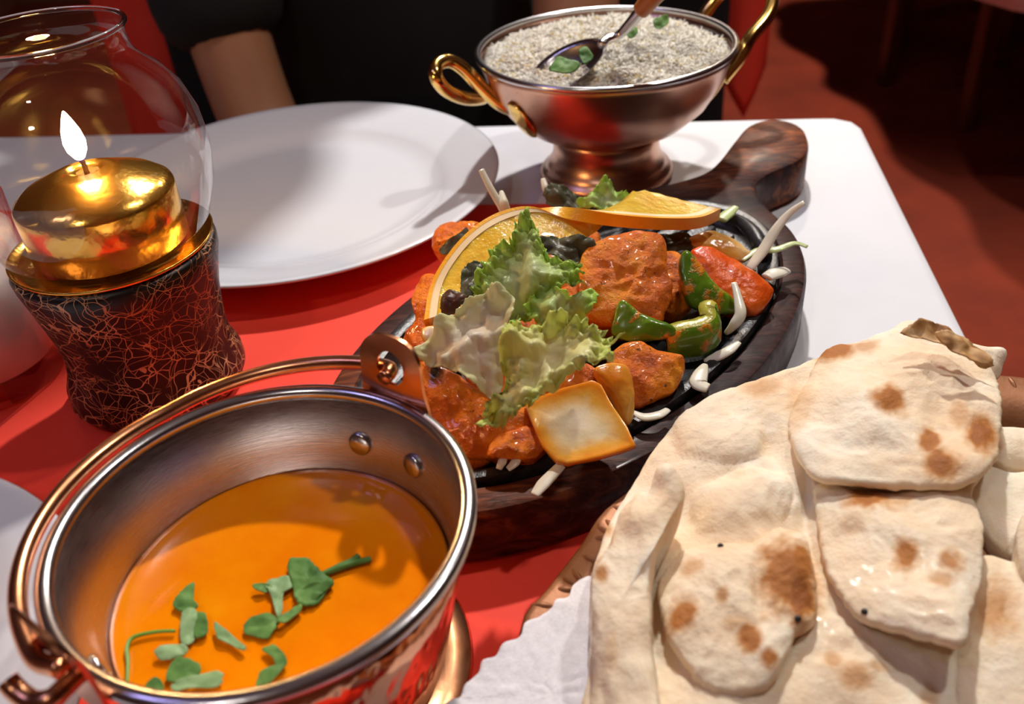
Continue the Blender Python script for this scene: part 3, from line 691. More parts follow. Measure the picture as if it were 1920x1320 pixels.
# ================================================================ wooden board and iron sizzler plate
OC = Vector((.0368, .3755, 0)); OA = math.radians(46.4); AX, AY = .1537, .0893
ea = Vector((math.cos(OA), math.sin(OA), 0)); eb = Vector((-math.sin(OA), math.cos(OA), 0)); ZB = .030
def ov(t, a, b, z): return OC + ea*(a*math.cos(t)) + eb*(b*math.sin(t)) + Vector((0, 0, z))
hp = [(1441, 386), (1418, 352), (1440, 326), (1500, 298), (1517, 272), (1510, 242), (1482, 225), (1440, 221), (1402, 234), (1376, 262), (1346, 300), (1318, 322), (1268, 338), (1205, 352), (1165, 364)]
outl = [at(x, y, ZB) for x, y in hp] + [ov(math.radians(d), AX, AY, ZB) for d in range(62, 349, 7)]
outl = catmull([Vector((p.x, p.y, 0)) for p in outl], 200, True)
def inset(L, d):
    n = len(L); out = []
    area = sum(L[i].x*L[(i+1) % n].y-L[(i+1) % n].x*L[i].y for i in range(n)); sg = 1 if area > 0 else -1
    for i in range(n):
        t = (L[(i+2) % n]-L[i-2]).normalized(); out.append(L[i]+Vector((-t.y, t.x, 0))*(d*sg))
    return out
def plate_hole(outer, levels, hole, hlevels):
    """solid board: outer = outline, levels = (inset, z) from bottom to top, hole loop with (scale offset, z) down"""
    bm = bmesh.new(); rings = []
    for d, z in levels:
        rings.append([bm.verts.new((p.x, p.y, z)) for p in inset(outer, d)])
    n = len(outer)
    for a, b in zip(rings, rings[1:]):
        for i in range(n): bm.faces.new((a[i], a[(i+1) % n], b[(i+1) % n], b[i]))
    hr = []
    for (pts) in hlevels: hr.append([bm.verts.new(p) for p in pts])
    h = len(hr[0])
    for a, b in zip(hr, hr[1:]):
        for i in range(h): bm.faces.new((a[i], a[(i+1) % h], b[(i+1) % h], b[i]))
    bm.faces.new(hr[-1])
    def edges(r): return [bm.edges.get((r[i], r[(i+1) % len(r)])) or bm.edges.new((r[i], r[(i+1) % len(r)])) for i in range(len(r))]
    bmesh.ops.triangle_fill(bm, use_beauty=True, use_dissolve=False, edges=edges(rings[-1])+edges(hr[0]))
    bmesh.ops.triangle_fill(bm, use_beauty=True, use_dissolve=False, edges=edges(rings[0]))
    bmesh.ops.recalc_face_normals(bm, faces=bm.faces)
    me = bpy.data.meshes.new('m'); bm.to_mesh(me); bm.free()
    me.polygons.foreach_set('use_smooth', [True]*len(me.polygons)); return sharp(me, 38)
IA, IB = .1365, .0750
TT = [2*PI*k/120 for k in range(120)]
bme = plate_hole(outl, [(.002, ZR), (0, ZR+.002), (0, ZB-.004), (.0012, ZB-.0012), (.004, ZB)], None,
                 [[ov(t, IA+.003, IB+.003, ZB) for t in TT], [ov(t, IA+.0015, IB+.0015, ZB-.0015) for t in TT], [ov(t, IA+.0015, IB+.0015, .014) for t in TT]])
tag(link('serving_board', bme, B['wood_board']), 'dark stained oval wooden board with a stub handle under the sizzling food', 'board')
iron = empty('sizzler_plate', OC+Vector((0, 0, .0145))); iron.rotation_euler = (0, 0, OA)
tag(iron, 'black cast iron sizzler plate set in the wooden board', 'plate')
def oval_lathe(prof, n=96):
    V = []; F = []
    for (d, z) in prof:
        for i in range(n):
            t = 2*PI*i/n; V.append(((IA+d)*math.cos(t), (IB+d)*math.sin(t), z))
    for k in range(len(prof)-1):
        for i in range(n): F.append((k*n+i, k*n+(i+1) % n, (k+1)*n+(i+1) % n, (k+1)*n+i))
    F.append(list(range(n))); F.append(list(range((len(prof)-1)*n, len(prof)*n)))
    return sharp(mesh(V, F), 40)
link('dish', oval_lathe([(-.004, 0), (-.001, .002), (.0005, .0165), (0, .0185), (-.003, .0190), (-.0055, .0180), (-.0075, .0105), (-.010, .0085)]), B['iron'], iron)
for k in range(-4, 5):
    y = k*.0135; hw = (IA-.014)*math.sqrt(max(0, 1-(y/(IB-.012))**2))
    if hw > .02: link('ridge', box(-hw, hw, y-.0022, y+.0022, .0075, .0112, .001, 1), B['iron'], iron)
def toiron(p): return Matrix.Rotation(-OA, 3, 'Z') @ (p-iron.location)
link('lug', tube([toiron(at(x, y, z)) for x, y, z in ((1368, 408, .037), (1392, 418, .039), (1415, 442, .040), (1428, 466, .038), (1432, 480, .033))], [.0028, .0036, .0044, .0046], 10, 24), B['iron'], iron)

# ================================================================ food on the sizzler
def food(name, me, mat, label, cat, group=None): return tag(link(name, me, B[mat]), label, cat, group)
G = 'chicken tikka chunks on the sizzler'
TIK = [
 ([(1092, 470), (1130, 445), (1190, 432), (1240, 440), (1252, 475), (1250, 510), (1262, 545), (1250, 580), (1235, 612), (1180, 612), (1120, 608), (1090, 590), (1085, 520)], .060, (.1, -.62, .78), .034, 'large orange chicken tikka chunk against the green pepper pieces', ()),
 ([(1150, 655), (1195, 640), (1240, 655), (1278, 665), (1286, 695), (1270, 730), (1235, 748), (1200, 765), (1160, 760), (1140, 710)], .043, (.05, -.6, .8), .022, 'round orange chicken tikka chunk between the onion and the board edge', ()),
 ([(785, 680), (830, 690), (890, 720), (960, 745), (1000, 770), (1005, 830), (960, 850), (900, 860), (850, 845), (815, 780), (780, 725)], .046, (-.1, -.6, .8), .024, 'broad orange chicken tikka chunk with a charred corner under the lettuce', ((818, 702, 18, 22, 1.0),)),
 ([(790, 520), (815, 512), (840, 540), (850, 600), (830, 650), (800, 680), (765, 680), (752, 645), (775, 600), (772, 555)], .046, (-.4, -.5, .77), .026, 'reddish orange chicken tikka chunk behind the orange slice rind', ()),
 ([(812, 440), (840, 415), (880, 412), (905, 420), (900, 460), (870, 480), (835, 478), (812, 465)], .050, (-.2, -.5, .85), .024, 'small orange chicken tikka chunk between the plate and orange slice', ()),
 ([(1230, 480), (1262, 470), (1300, 500), (1300, 560), (1275, 590), (1245, 580)], .048, (0, -.6, .8), .022, 'shaded chicken tikka piece wedged behind the green pepper', ()),
 ([(775, 700), (800, 720), (830, 770), (870, 830), (915, 850), (905, 875), (870, 878), (810, 790)], .040, (-.1, -.6, .8), .014, 'saucy chicken tikka piece along the bucket rim', ()),
 ([(930, 820), (1000, 800), (1030, 830), (1000, 862), (950, 862), (915, 850)], .040, (0, -.5, .85), .012, 'dark browned chicken tikka piece beside the onion square', ()),
 ([(960, 480), (1080, 470), (1110, 560), (1080, 640), (980, 650), (920, 590)], .054, (-.05, -.4, .9), .026, 'chicken tikka chunk hidden beneath the green lettuce', ()),
 ([(880, 600), (980, 620), (1060, 660), (1120, 700), (1050, 760), (930, 740), (860, 680)], .046, (-.05, -.4, .9), .020, 'chicken tikka chunk beneath the pale lettuce', ()),
 ([(900, 450), (1000, 420), (1120, 430), (1100, 490), (980, 500), (900, 490)], .046, (0, -.4, .9), .020, 'chicken tikka chunk beneath the twisted orange slice', ()),
]
for i, (L, z, n, th, lab, sp) in enumerate(TIK):
    food('chicken_chunk', slab(L, z, n, th, N=90, rings=14, bulge=.0035, amp=.0016, freq=95, seed=i, spots=sp, ridge=.0005, rfreq=120), 'tikka', lab, 'chicken', G)
food('tomato_piece', slab([(1296, 468), (1330, 462), (1375, 485), (1420, 512), (1450, 538), (1448, 560), (1420, 588), (1385, 572), (1345, 545), (1310, 500)], .046, (.15, -.5, .85), .018, N=80, rings=12, bulge=.002, amp=.0009, freq=110, seed=21), 'carrot', 'bright red orange chicken wedge with smooth side beside the green pepper', 'chicken', G)
# peppers
GP = 'green pepper pieces'
food('green_pepper_piece', slab([(1285, 470), (1300, 478), (1340, 530), (1378, 562), (1385, 585), (1345, 588), (1300, 575), (1285, 545), (1278, 500)], .050, (.25, -.7, .66), .006, N=72, rings=10, bulge=.002, amp=.0005, seed=31), 'pepper', 'pointed dark green pepper piece leaning between two chicken chunks', 'pepper', GP)
food('green_pepper_piece', slab([(1163, 562), (1185, 575), (1220, 595), (1262, 612), (1268, 628), (1230, 637), (1190, 640), (1148, 628), (1150, 600)], .050, (-.1, -.75, .65), .007, N=72, rings=10, bulge=.002, amp=.0007, seed=32), 'pepper', 'triangular green pepper piece smeared with orange sauce under the big chunk', 'pepper', GP)
cp = empty('green_pepper_piece', at(1300, 620, .036)); tag(cp, 'curled green pepper piece showing its pale inner flesh', 'pepper', GP)
def curved_strip(pts, up, h0, h1, nseg, name, mat, parent, root):
    pass
P_in = [(1248, 628, .045), (1278, 618, .046), (1310, 612, .046), (1330, 600, .047), (1328, 580, .049), (1338, 570, .050)]
pin = catmull([at(*p) for p in P_in], 30)
# outer skin: a curved wall below the path; flesh: rounded lip on top
V = []; F = []
prof = [(-.0032, -.001), (-.0036, .0015), (-.001, .0028), (.0022, .0022), (.0042, -.002), (.0048, -.010), (.0030, -.016), (.001, -.016), (.002, -.009), (.0008, -.003)]
for i, p in enumerate(pin):
    t = (pin[min(i+1, 29)]-pin[max(i-1, 0)]); t.z = 0; t.normalize(); o_ = Vector((t.y, -t.x, 0)); f = min(1, (i+1)/5)*min(1, (30-i)/4)
    for (a, b) in prof: V.append(p+o_*(a*1.25*(.5+.5*f))+Vector((0, 0, b*(.45+.55*f))))
k_ = len(prof)
def strip_faces(sel, cap=True):
    F = []
    for i in range(29):
        for k in sel: F.append((i*k_+k, i*k_+(k+1) % k_, (i+1)*k_+(k+1) % k_, (i+1)*k_+k))
    if cap: F.append(list(range(k_))); F.append(list(range(29*k_, 30*k_)))
    return F
me = mesh([v-cp.location for v in V], strip_faces(range(k_)))
sk = link('skin', me, B['pepper'], cp); me.materials.append(B['pepper_flesh'])
for f in me.polygons:
    ks = set(v % k_ for v in f.vertices)
    if ks <= {0, 1, 2, 3, 8, 9}: f.material_index = 1
# onions
GO = 'onion pieces on the sizzler'
food('onion_piece', slab([(982, 757), (1010, 742), (1060, 724), (1112, 711), (1128, 720), (1152, 765), (1178, 800), (1194, 835), (1160, 848), (1110, 860), (1062, 871), (1040, 866), (1015, 835), (995, 790)], .047, (-.05, -.42, .9), .006, N=110, rings=16, bulge=-.0018, amp=.0006, freq=60, seed=41, soft=False), 'onion', 'large square glazed onion petal with orange edges on the near side', 'onion', GO)
food('onion_piece', slab([(1118, 690), (1150, 680), (1180, 690), (1190, 740), (1188, 780), (1175, 795), (1150, 745), (1125, 715)], .046, (.3, -.65, .7), .005, N=64, rings=10, bulge=.002, amp=.0005, seed=42), 'onion_orange', 'narrow orange stained onion petal standing behind the square onion', 'onion', GO)
food('onion_piece', slab([(1290, 445), (1330, 432), (1360, 440), (1395, 462), (1412, 478), (1385, 490), (1345, 478), (1300, 462)], .045, (.1, -.5, .86), .006, N=64, rings=10, bulge=.002, amp=.0005, seed=43), 'onion_orange', 'yellow orange onion petal below the right end of the orange slice', 'onion', GO)
food('onion_piece', slab([(790, 618), (812, 610), (825, 625), (815, 645), (795, 640)], .050, (-.2, -.5, .86), .004, N=40, rings=6, seed=44), 'onion', 'small pale onion bit at the lower tip of the orange slice', 'onion', GO)
# twisted orange slice
osl = empty('orange_slice', at(1050, 420, .05)); tag(osl, 'twisted fresh orange slice draped over the chicken', 'fruit')
RC_ = [(797, 608, .050), (808, 545, .056), (835, 492, .063), (880, 440, .070), (935, 405, .074), (1000, 390, .075), (1070, 400, .073), (1150, 413, .070), (1240, 420, .066), (1310, 418, .062), (1350, 402, .060)]
NS = 70
cr = catmull([at(*p) for p in RC_], NS)
OL = at(985, 545, .055); OM = at(1110, 450, .060); OR = at(1188, 360, .062)
def orc(t):
    if t < .35: return OL
    if t < .52: return OL.lerp(OM, (t-.35)/.17)
    if t < .70: return OM.lerp(OR, (t-.52)/.18)
    return OR
def sstrip(u0, u1, nu, th, infl=0):
    V = []; F = []
    us = [u0+(u1-u0)*k/nu for k in range(nu+1)]
    grid = []
    for i in range(NS):
        t = i/(NS-1); c = orc(t); a = cr[i]
        row = [a.lerp(c, u*.92) for u in us]; grid.append(row)
    nrm = []
    for i in range(NS):
        a = cr[min(i+1, NS-1)]-cr[max(i-1, 0)]; b = orc(i/(NS-1))-cr[i]; nn = a.cross(b); nrm.append(nn.normalized())
    sm = []
    for i in range(NS):
        v = Vector((0, 0, 0))
        for k in range(max(0, i-4), min(NS, i+5)): v += nrm[k]
        sm.append(v.normalized())
    K = nu+1
    for sgn in (1, -1):
        for i in range(NS):
            for k in range(K):
                p = grid[i][k]; e = (.0005*noise.noise(p*300) if infl else 0); V.append(p+sm[i]*(sgn*(th/2+e)))
    o_ = NS*K
    for i in range(NS-1):
        for k in range(nu):
            a = i*K+k; F.append((a, a+1, a+K+1, a+K)); F.append((o_+a, o_+a+1, o_+a+K+1, o_+a+K))
        F.append((i*K, (i+1)*K, o_+(i+1)*K, o_+i*K)); F.append((i*K+nu, (i+1)*K+nu, o_+(i+1)*K+nu, o_+i*K+nu))
    for i in (0, NS-1):
        for k in range(nu): F.append((i*K+k, i*K+k+1, o_+i*K+k+1, o_+i*K+k))
    return sharp(mesh([v-osl.location for v in V], F), 50)
link('rind', sstrip(0, .05, 2, .0062), B['orange_rind'], osl)
link('pith', sstrip(.05, .13, 2, .0060), B['orange_pith'], osl)
link('flesh', sstrip(.13, .95, 12, .0052, 1), B['orange_flesh'], osl)
# lettuce
GL = 'lettuce on the sizzler'
def lf(px, z, n, mat, lab, **k): return tag(solidify(link('lettuce_leaf', leafsheet(px, z, n, **k), B[mat]), .0005), lab, 'lettuce', GL)
lf([(990, 402), (1005, 430), (1025, 470), (1060, 490), (1098, 505), (1080, 520), (1100, 540), (1060, 540), (1020, 570), (990, 600), (940, 620), (890, 610), (880, 560), (905, 500), (930, 460), (960, 452), (968, 420)], .078, (-.1, -.6, .8), 'lettuce_green', 'fresh green frilly lettuce leaf standing over the orange slice', wave=.013, wfreq=52, frill=.0040, fk=30, jag=.13, seed=1)
lf([(775, 655), (800, 625), (840, 590), (880, 565), (930, 540), (965, 560), (960, 600), (945, 640), (940, 700), (925, 745), (880, 712), (840, 690), (800, 678)], .070, (-.15, -.55, .82), 'lettuce_pale', 'limp pale translucent lettuce leaf over the broad chicken chunk', wave=.011, wfreq=60, frill=.0016, fk=18, jag=.05, seed=2)
lf([(960, 600), (1000, 608), (1040, 585), (1080, 600), (1120, 610), (1160, 635), (1140, 655), (1150, 685), (1110, 690), (1060, 715), (1010, 745), (965, 775), (910, 800), (898, 795), (915, 755), (945, 715), (935, 660), (945, 630)], .078, (0, -.6, .8), 'lettuce_yellow', 'pale yellow frilly lettuce leaf pointing to the square onion', wave=.012, wfreq=62, frill=.0040, fk=30, jag=.12, seed=3, center=(1020, 680))
lf([(985, 580), (1005, 545), (1030, 535), (1060, 560), (1075, 555), (1110, 540), (1118, 560), (1100, 590), (1070, 605), (1020, 612)], .070, (.1, -.7, .7), 'lettuce_green', 'small curled green lettuce piece beside the large chicken chunk', wave=.010, wfreq=75, frill=.003, fk=20, jag=.09, seed=4)
lf([(1112, 360), (1135, 340), (1160, 355), (1185, 365), (1200, 380), (1180, 400), (1140, 402), (1105, 395), (1080, 380), (1095, 372)], .056, (0, -.6, .8), 'lettuce_green', 'small pale green frilly lettuce piece behind the orange slice', wave=.007, wfreq=80, frill=.003, fk=18, jag=.10, seed=5)
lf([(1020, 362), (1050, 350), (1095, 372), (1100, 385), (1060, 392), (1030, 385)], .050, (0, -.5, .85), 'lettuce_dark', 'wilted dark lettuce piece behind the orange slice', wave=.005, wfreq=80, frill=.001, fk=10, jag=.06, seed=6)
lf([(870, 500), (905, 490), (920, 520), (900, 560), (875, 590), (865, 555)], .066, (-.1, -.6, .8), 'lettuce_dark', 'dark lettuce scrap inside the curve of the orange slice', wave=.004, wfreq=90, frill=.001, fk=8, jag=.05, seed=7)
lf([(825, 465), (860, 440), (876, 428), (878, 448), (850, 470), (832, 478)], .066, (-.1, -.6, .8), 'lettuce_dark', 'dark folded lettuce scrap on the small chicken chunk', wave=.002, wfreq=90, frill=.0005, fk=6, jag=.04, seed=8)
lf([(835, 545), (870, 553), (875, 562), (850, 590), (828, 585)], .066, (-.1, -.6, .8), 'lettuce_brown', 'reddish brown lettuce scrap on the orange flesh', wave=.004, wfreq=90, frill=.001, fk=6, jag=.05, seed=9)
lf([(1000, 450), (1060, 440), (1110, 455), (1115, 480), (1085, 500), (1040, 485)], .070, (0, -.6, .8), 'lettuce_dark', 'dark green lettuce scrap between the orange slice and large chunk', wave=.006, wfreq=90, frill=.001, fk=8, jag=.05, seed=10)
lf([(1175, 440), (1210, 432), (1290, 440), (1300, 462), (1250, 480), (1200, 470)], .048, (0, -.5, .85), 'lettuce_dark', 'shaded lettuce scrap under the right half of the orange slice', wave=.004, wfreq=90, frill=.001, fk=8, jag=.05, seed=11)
# cabbage shreds
GS = 'cabbage shreds'
SH = [
 ([(1404, 505, .040), (1430, 470, .046), (1455, 430, .054), (1480, 400, .061), (1508, 380, .067)], [.0022, .0032, .0030, .0022, .0014], 'cabbage', 'long white cabbage shred sticking up over the board edge'),
 ([(1392, 488, .040), (1420, 470, .042), (1455, 468, .044), (1490, 456, .045), (1514, 463, .044)], [.0012, .0022, .0024, .0018, .0014], 'cabbage_green', 'pale green cabbage shred lying across the board edge'),
 ([(1376, 530, .050), (1384, 560, .046), (1388, 590, .042), (1374, 612, .038), (1360, 626, .034)], [.0014, .0020, .0028, .0026, .001], 'cabbage', 'white cabbage shred hanging beside the red orange wedge'),
 ([(1322, 683, .0365), (1312, 705, .0365), (1310, 720, .0360), (1328, 728, .0355)], [.0012, .0032, .0040, .0026], 'cabbage', 'short curled white cabbage shred near the bread'),
 ([(1386, 642, .0365), (1365, 658, .0360), (1345, 668, .0340), (1320, 676, .031)], [.0012, .0026, .0030, .001], 'cabbage', 'white cabbage shred lying on the iron rim'),
 ([(1186, 772, .0360), (1208, 782, .0360), (1235, 778, .0365), (1252, 768, .0360)], [.0010, .0024, .0024, .0016], 'cabbage', 'small white cabbage shred stained orange near the square onion'),
 ([(1052, 872, .037), (1035, 890, .036), (1018, 908, .035), (1002, 928, .034)], [.0022, .0026, .0028, .0018], 'cabbage', 'white cabbage shred hanging over the near board edge'),
 ([(902, 318, .078), (918, 350, .070), (935, 380, .062), (945, 402, .056)], [.0018, .0022, .0024, .0018], 'cabbage', 'white cabbage shred sticking up beside the dinner plate'),
 ([(940, 358, .066), (944, 380, .062), (950, 400, .056)], [.0010, .0026, .0026], 'cabbage', 'short white cabbage shred at the foot of the upright shred'),
 ([(935, 880, .0355), (942, 865, .037), (950, 852, .038)], [.0012, .0020, .0008], 'cabbage', 'tiny cabbage shred nearest the bucket rim'),
 ([(952, 880, .0355), (965, 868, .037), (978, 850, .039)], [.0014, .0024, .0008], 'cabbage', 'tiny cabbage shred nearest the square onion'),
 ([(1438, 520, .039), (1455, 512, .0385), (1474, 506, .037)], [.0034, .0048, .0030], 'cabbage', 'broad white cabbage bit beside the tip of the red orange wedge'),
 ([(1352, 412, .044), (1366, 400, .044), (1380, 388, .045)], [.0036, .0038, .0020], 'cabbage_green', 'pale green cabbage bit at the right tip of the orange slice'),
 ([(1340, 462, .036), (1365, 458, .037), (1385, 464, .036)], [.002, .003, .002], 'cabbage', 'white cabbage bit behind the yellow onion petal'),
 ([(1018, 335, .056), (1022, 350, .053), (1026, 362, .050)], [.0014, .002, .002], 'cabbage', 'short white cabbage shred behind the dark wilted lettuce'),
]
for P, r, mt, lab in SH:
    o = food('cabbage_shred', tube([at(*p) for p in P], r, 10, 24, flat=(1, .38)), mt, lab, 'cabbage', GS)

# ================================================================ bread tray, paper and naan
TO = [(-.0055, .194), (.0058, .2125), (.0192, .2308), (.0338, .2510), (.070, .2740), (.120, .2945), (.172, .3060), (.2125, .3065), (.248, .284), (.270, .238), (.268, .175), (.244, .105), (.195, .05), (.13, .03), (.07, .04), (.02, .082), (-.006, .138)]
TL = catmull([Vector((x, y, 0)) for x, y in TO], 160, True)
tr = empty('bread_tray', Vector((.13, .17, 0))); tag(tr, 'oval copper bread tray with an embossed leaf pattern on its rim', 'tray')
levels = [(.040, .0012), (.030, .0012), (.002, .0250), (0, .0262), (.0012, .0275), (.003, .0278), (.017, .0262), (.024, .0200), (.034, .0042), (.044, .0030)]
V = []; F = []; n = 160
for d, z in levels:
    for p in inset(TL, d): V.append(Vector((p.x-.13, p.y-.17, z)))
for k in range(len(levels)-1):
    for i in range(n): F.append((k*n+i, k*n+(i+1) % n, (k+1)*n+(i+1) % n, (k+1)*n+i))
F.append(list(range(n))); F.append(list(range((len(levels)-1)*n, len(levels)*n)))
tdish = link('dish', mesh(V, F), B['copper_tray'], tr)
pet = []
def petal():
    V = [(0, 0, .0015)]; F = []; n = 12
    for s, z in ((.6, .0007), (1, 0)):
        for k in range(n): a = 2*PI*k/n; V.append((.0044*s*math.cos(a), .0015*s*math.sin(a), z*1.7))
    for k in range(n): F.append((0, 1+k, 1+(k+1) % n)); F.append((1+k, 1+(k+1) % n, 1+n+(k+1) % n, 1+n+k))
    return mesh(V, F)
pm = petal(); mid = inset(TL, .0065)
for i in range(0, 160, 5):
    p = mid[i]; t = (mid[(i+1) % 160]-mid[i-1]); a = math.atan2(t.y, t.x); zz = .0269
    tv = Vector((math.cos(a), math.sin(a), 0)); nv = Vector((-tv.y, tv.x, 0))
    for (dt, dn, ra) in ((0, .0010, PI/2), (-.0036, .0002, PI/2+.5), (.0036, .0002, PI/2-.5), (.0125, 0, PI/2)):
        q = p+tv*dt+nv*dn
        o = link('embossed_leaf', pm, B['copper_tray'], tdish); o.location = (q.x-.13, q.y-.17, zz); o.rotation_euler = (0, .0, a+ra)

# paper doily with scalloped edge, draped over the tray rim
PPX = [(700, 1420), (830, 1322), (862, 1308), (872, 1285), (898, 1262), (905, 1240), (930, 1232), (945, 1208), (975, 1196), (985, 1170), (1012, 1158), (1035, 1142), (1043, 1128), (1066, 1122), (1075, 1100), (1098, 1085), (1115, 1090), (1150, 1150), (1180, 1300), (1180, 1440)]
me = leafsheet(PPX, .0295, (0, 0, 1), wave=.0016, wfreq=22, frill=0, fk=3, jag=0, seed=12, N=200, rings=20, center=(1040, 1300))
tag(solidify(link('paper_doily', me, B['paper']), .0003), 'white paper liner with scalloped edge under the naan bread', 'paper')

nn = empty('naan_bread', Vector((.10, .20, .03))); tag(nn, 'large blistered naan bread folded on the copper tray', 'bread')
nn0 = nn.location.copy()
def npart(name, px, z, n, th, mat='naan', **k):
    me = slab(px, z, n, th, **k); return link(name, local(me, nn0), B[mat], nn)
SPOT = [(1565, 665, 40, 26, .85), (1620, 662, 30, 20, .6), (1425, 735, 42, 22, .5), (1500, 770, 28, 60, .35), (1660, 775, 32, 28, .85), (1740, 838, 24, 24, .85), (1762, 880, 34, 24, .9), (1838, 825, 32, 38, .95), (1800, 790, 22, 24, .5), (1625, 950, 50, 34, .9), (1685, 955, 30, 20, .5), (1600, 1000, 30, 20, .3),
        (1695, 1062, 26, 30, .75), (1780, 1068, 26, 24, .7), (1762, 1100, 28, 18, .55), (1475, 1095, 60, 75, .85), (1500, 1130, 36, 50, 1.0), (1295, 1075, 22, 22, .5), (1278, 1165, 30, 36, .8), (1402, 1212, 24, 30, .85), (1440, 1248, 20, 18, .8), (1352, 1140, 14, 18, .6), (1385, 1185, 34, 18, .4), (1430, 1175, 18, 18, .35),
        (1558, 1248, 18, 22, .55), (1600, 1280, 30, 28, .6), (1645, 1255, 28, 10, .4), (1745, 1300, 22, 28, .5), (1128, 1080, 14, 22, .7), (1140, 1000, 12, 20, .6), (1860, 1150, 44, 60, .6), (1150, 1230, 14, 40, .35), (1700, 870, 18, 10, .3), (1690, 800, 18, 12, .35)]
FLAP_A = [(1478, 775), (1510, 715), (1545, 655), (1600, 620), (1680, 590), (1800, 590), (1900, 660), (1910, 780), (1900, 845), (1848, 892), (1800, 908), (1730, 910), (1640, 906), (1560, 908), (1520, 890), (1490, 840)]
FLAP_B = [(1530, 915), (1600, 906), (1700, 910), (1795, 914), (1840, 940), (1870, 1040), (1860, 1100), (1832, 1150), (1812, 1210), (1770, 1205), (1715, 1188), (1640, 1165), (1590, 1130), (1555, 1070), (1535, 990)]
BLIST = [(1234, 1110), (1252, 1052), (1290, 1028), (1340, 1020), (1395, 1020), (1440, 1000), (1470, 988), (1508, 1008), (1530, 1070), (1532, 1130), (1520, 1170), (1492, 1188), (1476, 1230), (1452, 1275), (1400, 1298), (1330, 1285), (1290, 1250), (1250, 1190)]
DOME = [(1262, 800), (1290, 770), (1350, 752), (1400, 765), (1430, 800), (1425, 850), (1380, 870), (1330, 865), (1285, 850)]
npart('base_sheet', [(1106, 1430), (1104, 1240), (1110, 1090), (1140, 985), (1180, 905), (1225, 835), (1285, 768), (1390, 722), (1480, 690), (1545, 664), (1600, 645), (1660, 632), (1720, 615), (1790, 645), (1835, 675), (1862, 705), (1866, 780), (1860, 845), (1840, 890), (1826, 925), (1836, 1040), (1830, 1100), (1818, 1150), (1810, 1210), (1802, 1300), (1830, 1440), (1450, 1450)], .042, (.0, -.06, 1), .008, N=240, rings=84, bulge=.001, amp=.0006, freq=90, seed=51, spots=SPOT, wave=.006, wfreq=30, ridge=.0007, rfreq=62,
      regions=((DOME, .005, (.3, -.9), 60, 110), ([(1300, 930), (1380, 890), (1470, 895), (1480, 960), (1440, 990), (1370, 1005), (1310, 1000)], .004, (.2, .9), 50, 80)),
      bumps=((1290, 880, 60, 36, .003), (1500, 740, 30, 60, -.004), (1455, 850, 34, 50, -.0045), (1370, 905, 60, 22, -.003), (1270, 960, 40, 50, -.004), (1600, 1265, 110, 60, .002), (1512, 940, 14, 80, -.003)), center=(1470, 1060))
npart('blister', BLIST,   .0475, (-.02, -.02, 1), .007, N=160, rings=44, bulge=.006, amp=.0006, freq=90, seed=53, spots=SPOT, wave=.004, wfreq=45, ridge=.0005, rfreq=85, edge_px=.02, bumps=((1420, 1120, 14, 80, -.0015), (1480, 1080, 40, 60, .0015)))
npart('folded_flap', [(1478, 775), (1510, 715), (1545, 664), (1600, 640), (1660, 625), (1720, 606), (1790, 640), (1840, 672), (1872, 705), (1878, 780), (1872, 845), (1848, 888), (1800, 908), (1730, 910), (1640, 906), (1560, 908), (1520, 890), (1490, 840)], .0535, (-.06, .05, 1), .0050, N=170, rings=46, bulge=.0055, amp=.0006, freq=90, seed=54, spots=SPOT, wave=.005, wfreq=40, ridge=.0006, rfreq=75, edge_px=.015, bumps=((1620, 850, 90, 16, -.001), (1700, 700, 120, 40, .001)))
npart('folded_flap', [(1530, 905), (1600, 890), (1700, 890), (1795, 895), (1828, 940), (1844, 1040), (1838, 1100), (1822, 1150), (1812, 1210), (1770, 1205), (1715, 1188), (1640, 1165), (1590, 1130), (1555, 1070), (1535, 990)], .0485, (-.04, .10, 1), .0048, N=160, rings=42, bulge=.005, amp=.0006, freq=90, seed=55, spots=SPOT, wave=.005, wfreq=40, ridge=.0006, rfreq=75, edge_px=.02)
npart('folded_edge', [(1114, 1430), (1108, 1240), (1112, 1090), (1142, 1010), (1160, 955), (1195, 915), (1212, 912), (1228, 880), (1245, 866), (1268, 876), (1278, 905), (1268, 945), (1238, 985), (1222, 1040), (1216, 1120), (1222, 1220), (1236, 1320), (1250, 1430)], .0545, (-.2, -.15, 1), .010, N=150, rings=20, bulge=.0025, amp=.0008, freq=95, seed=52, spots=SPOT, wave=.005, wfreq=42, ridge=.0007, rfreq=80, edge_px=.02, center=(1172, 1140), bumps=((1250, 890, 25, 30, .004), (1190, 960, 40, 40, .003)))
for i, L in enumerate(([(1690, 622), (1712, 606), (1740, 600), (1790, 622), (1820, 640), (1858, 680), (1850, 690), (1800, 668), (1750, 640), (1715, 632)], [(1755, 622), (1790, 630), (1835, 662), (1850, 690), (1800, 672), (1770, 650)])):
    me = leafsheet(L, .068+.003*i, (.1, -.5, .85), wave=.004, wfreq=80, frill=.001, fk=7, jag=.07, seed=60+i, N=80, rings=10)
    solidify(link('burnt_flake', local(me, nn0), B['naan_burnt'], nn), .0005)

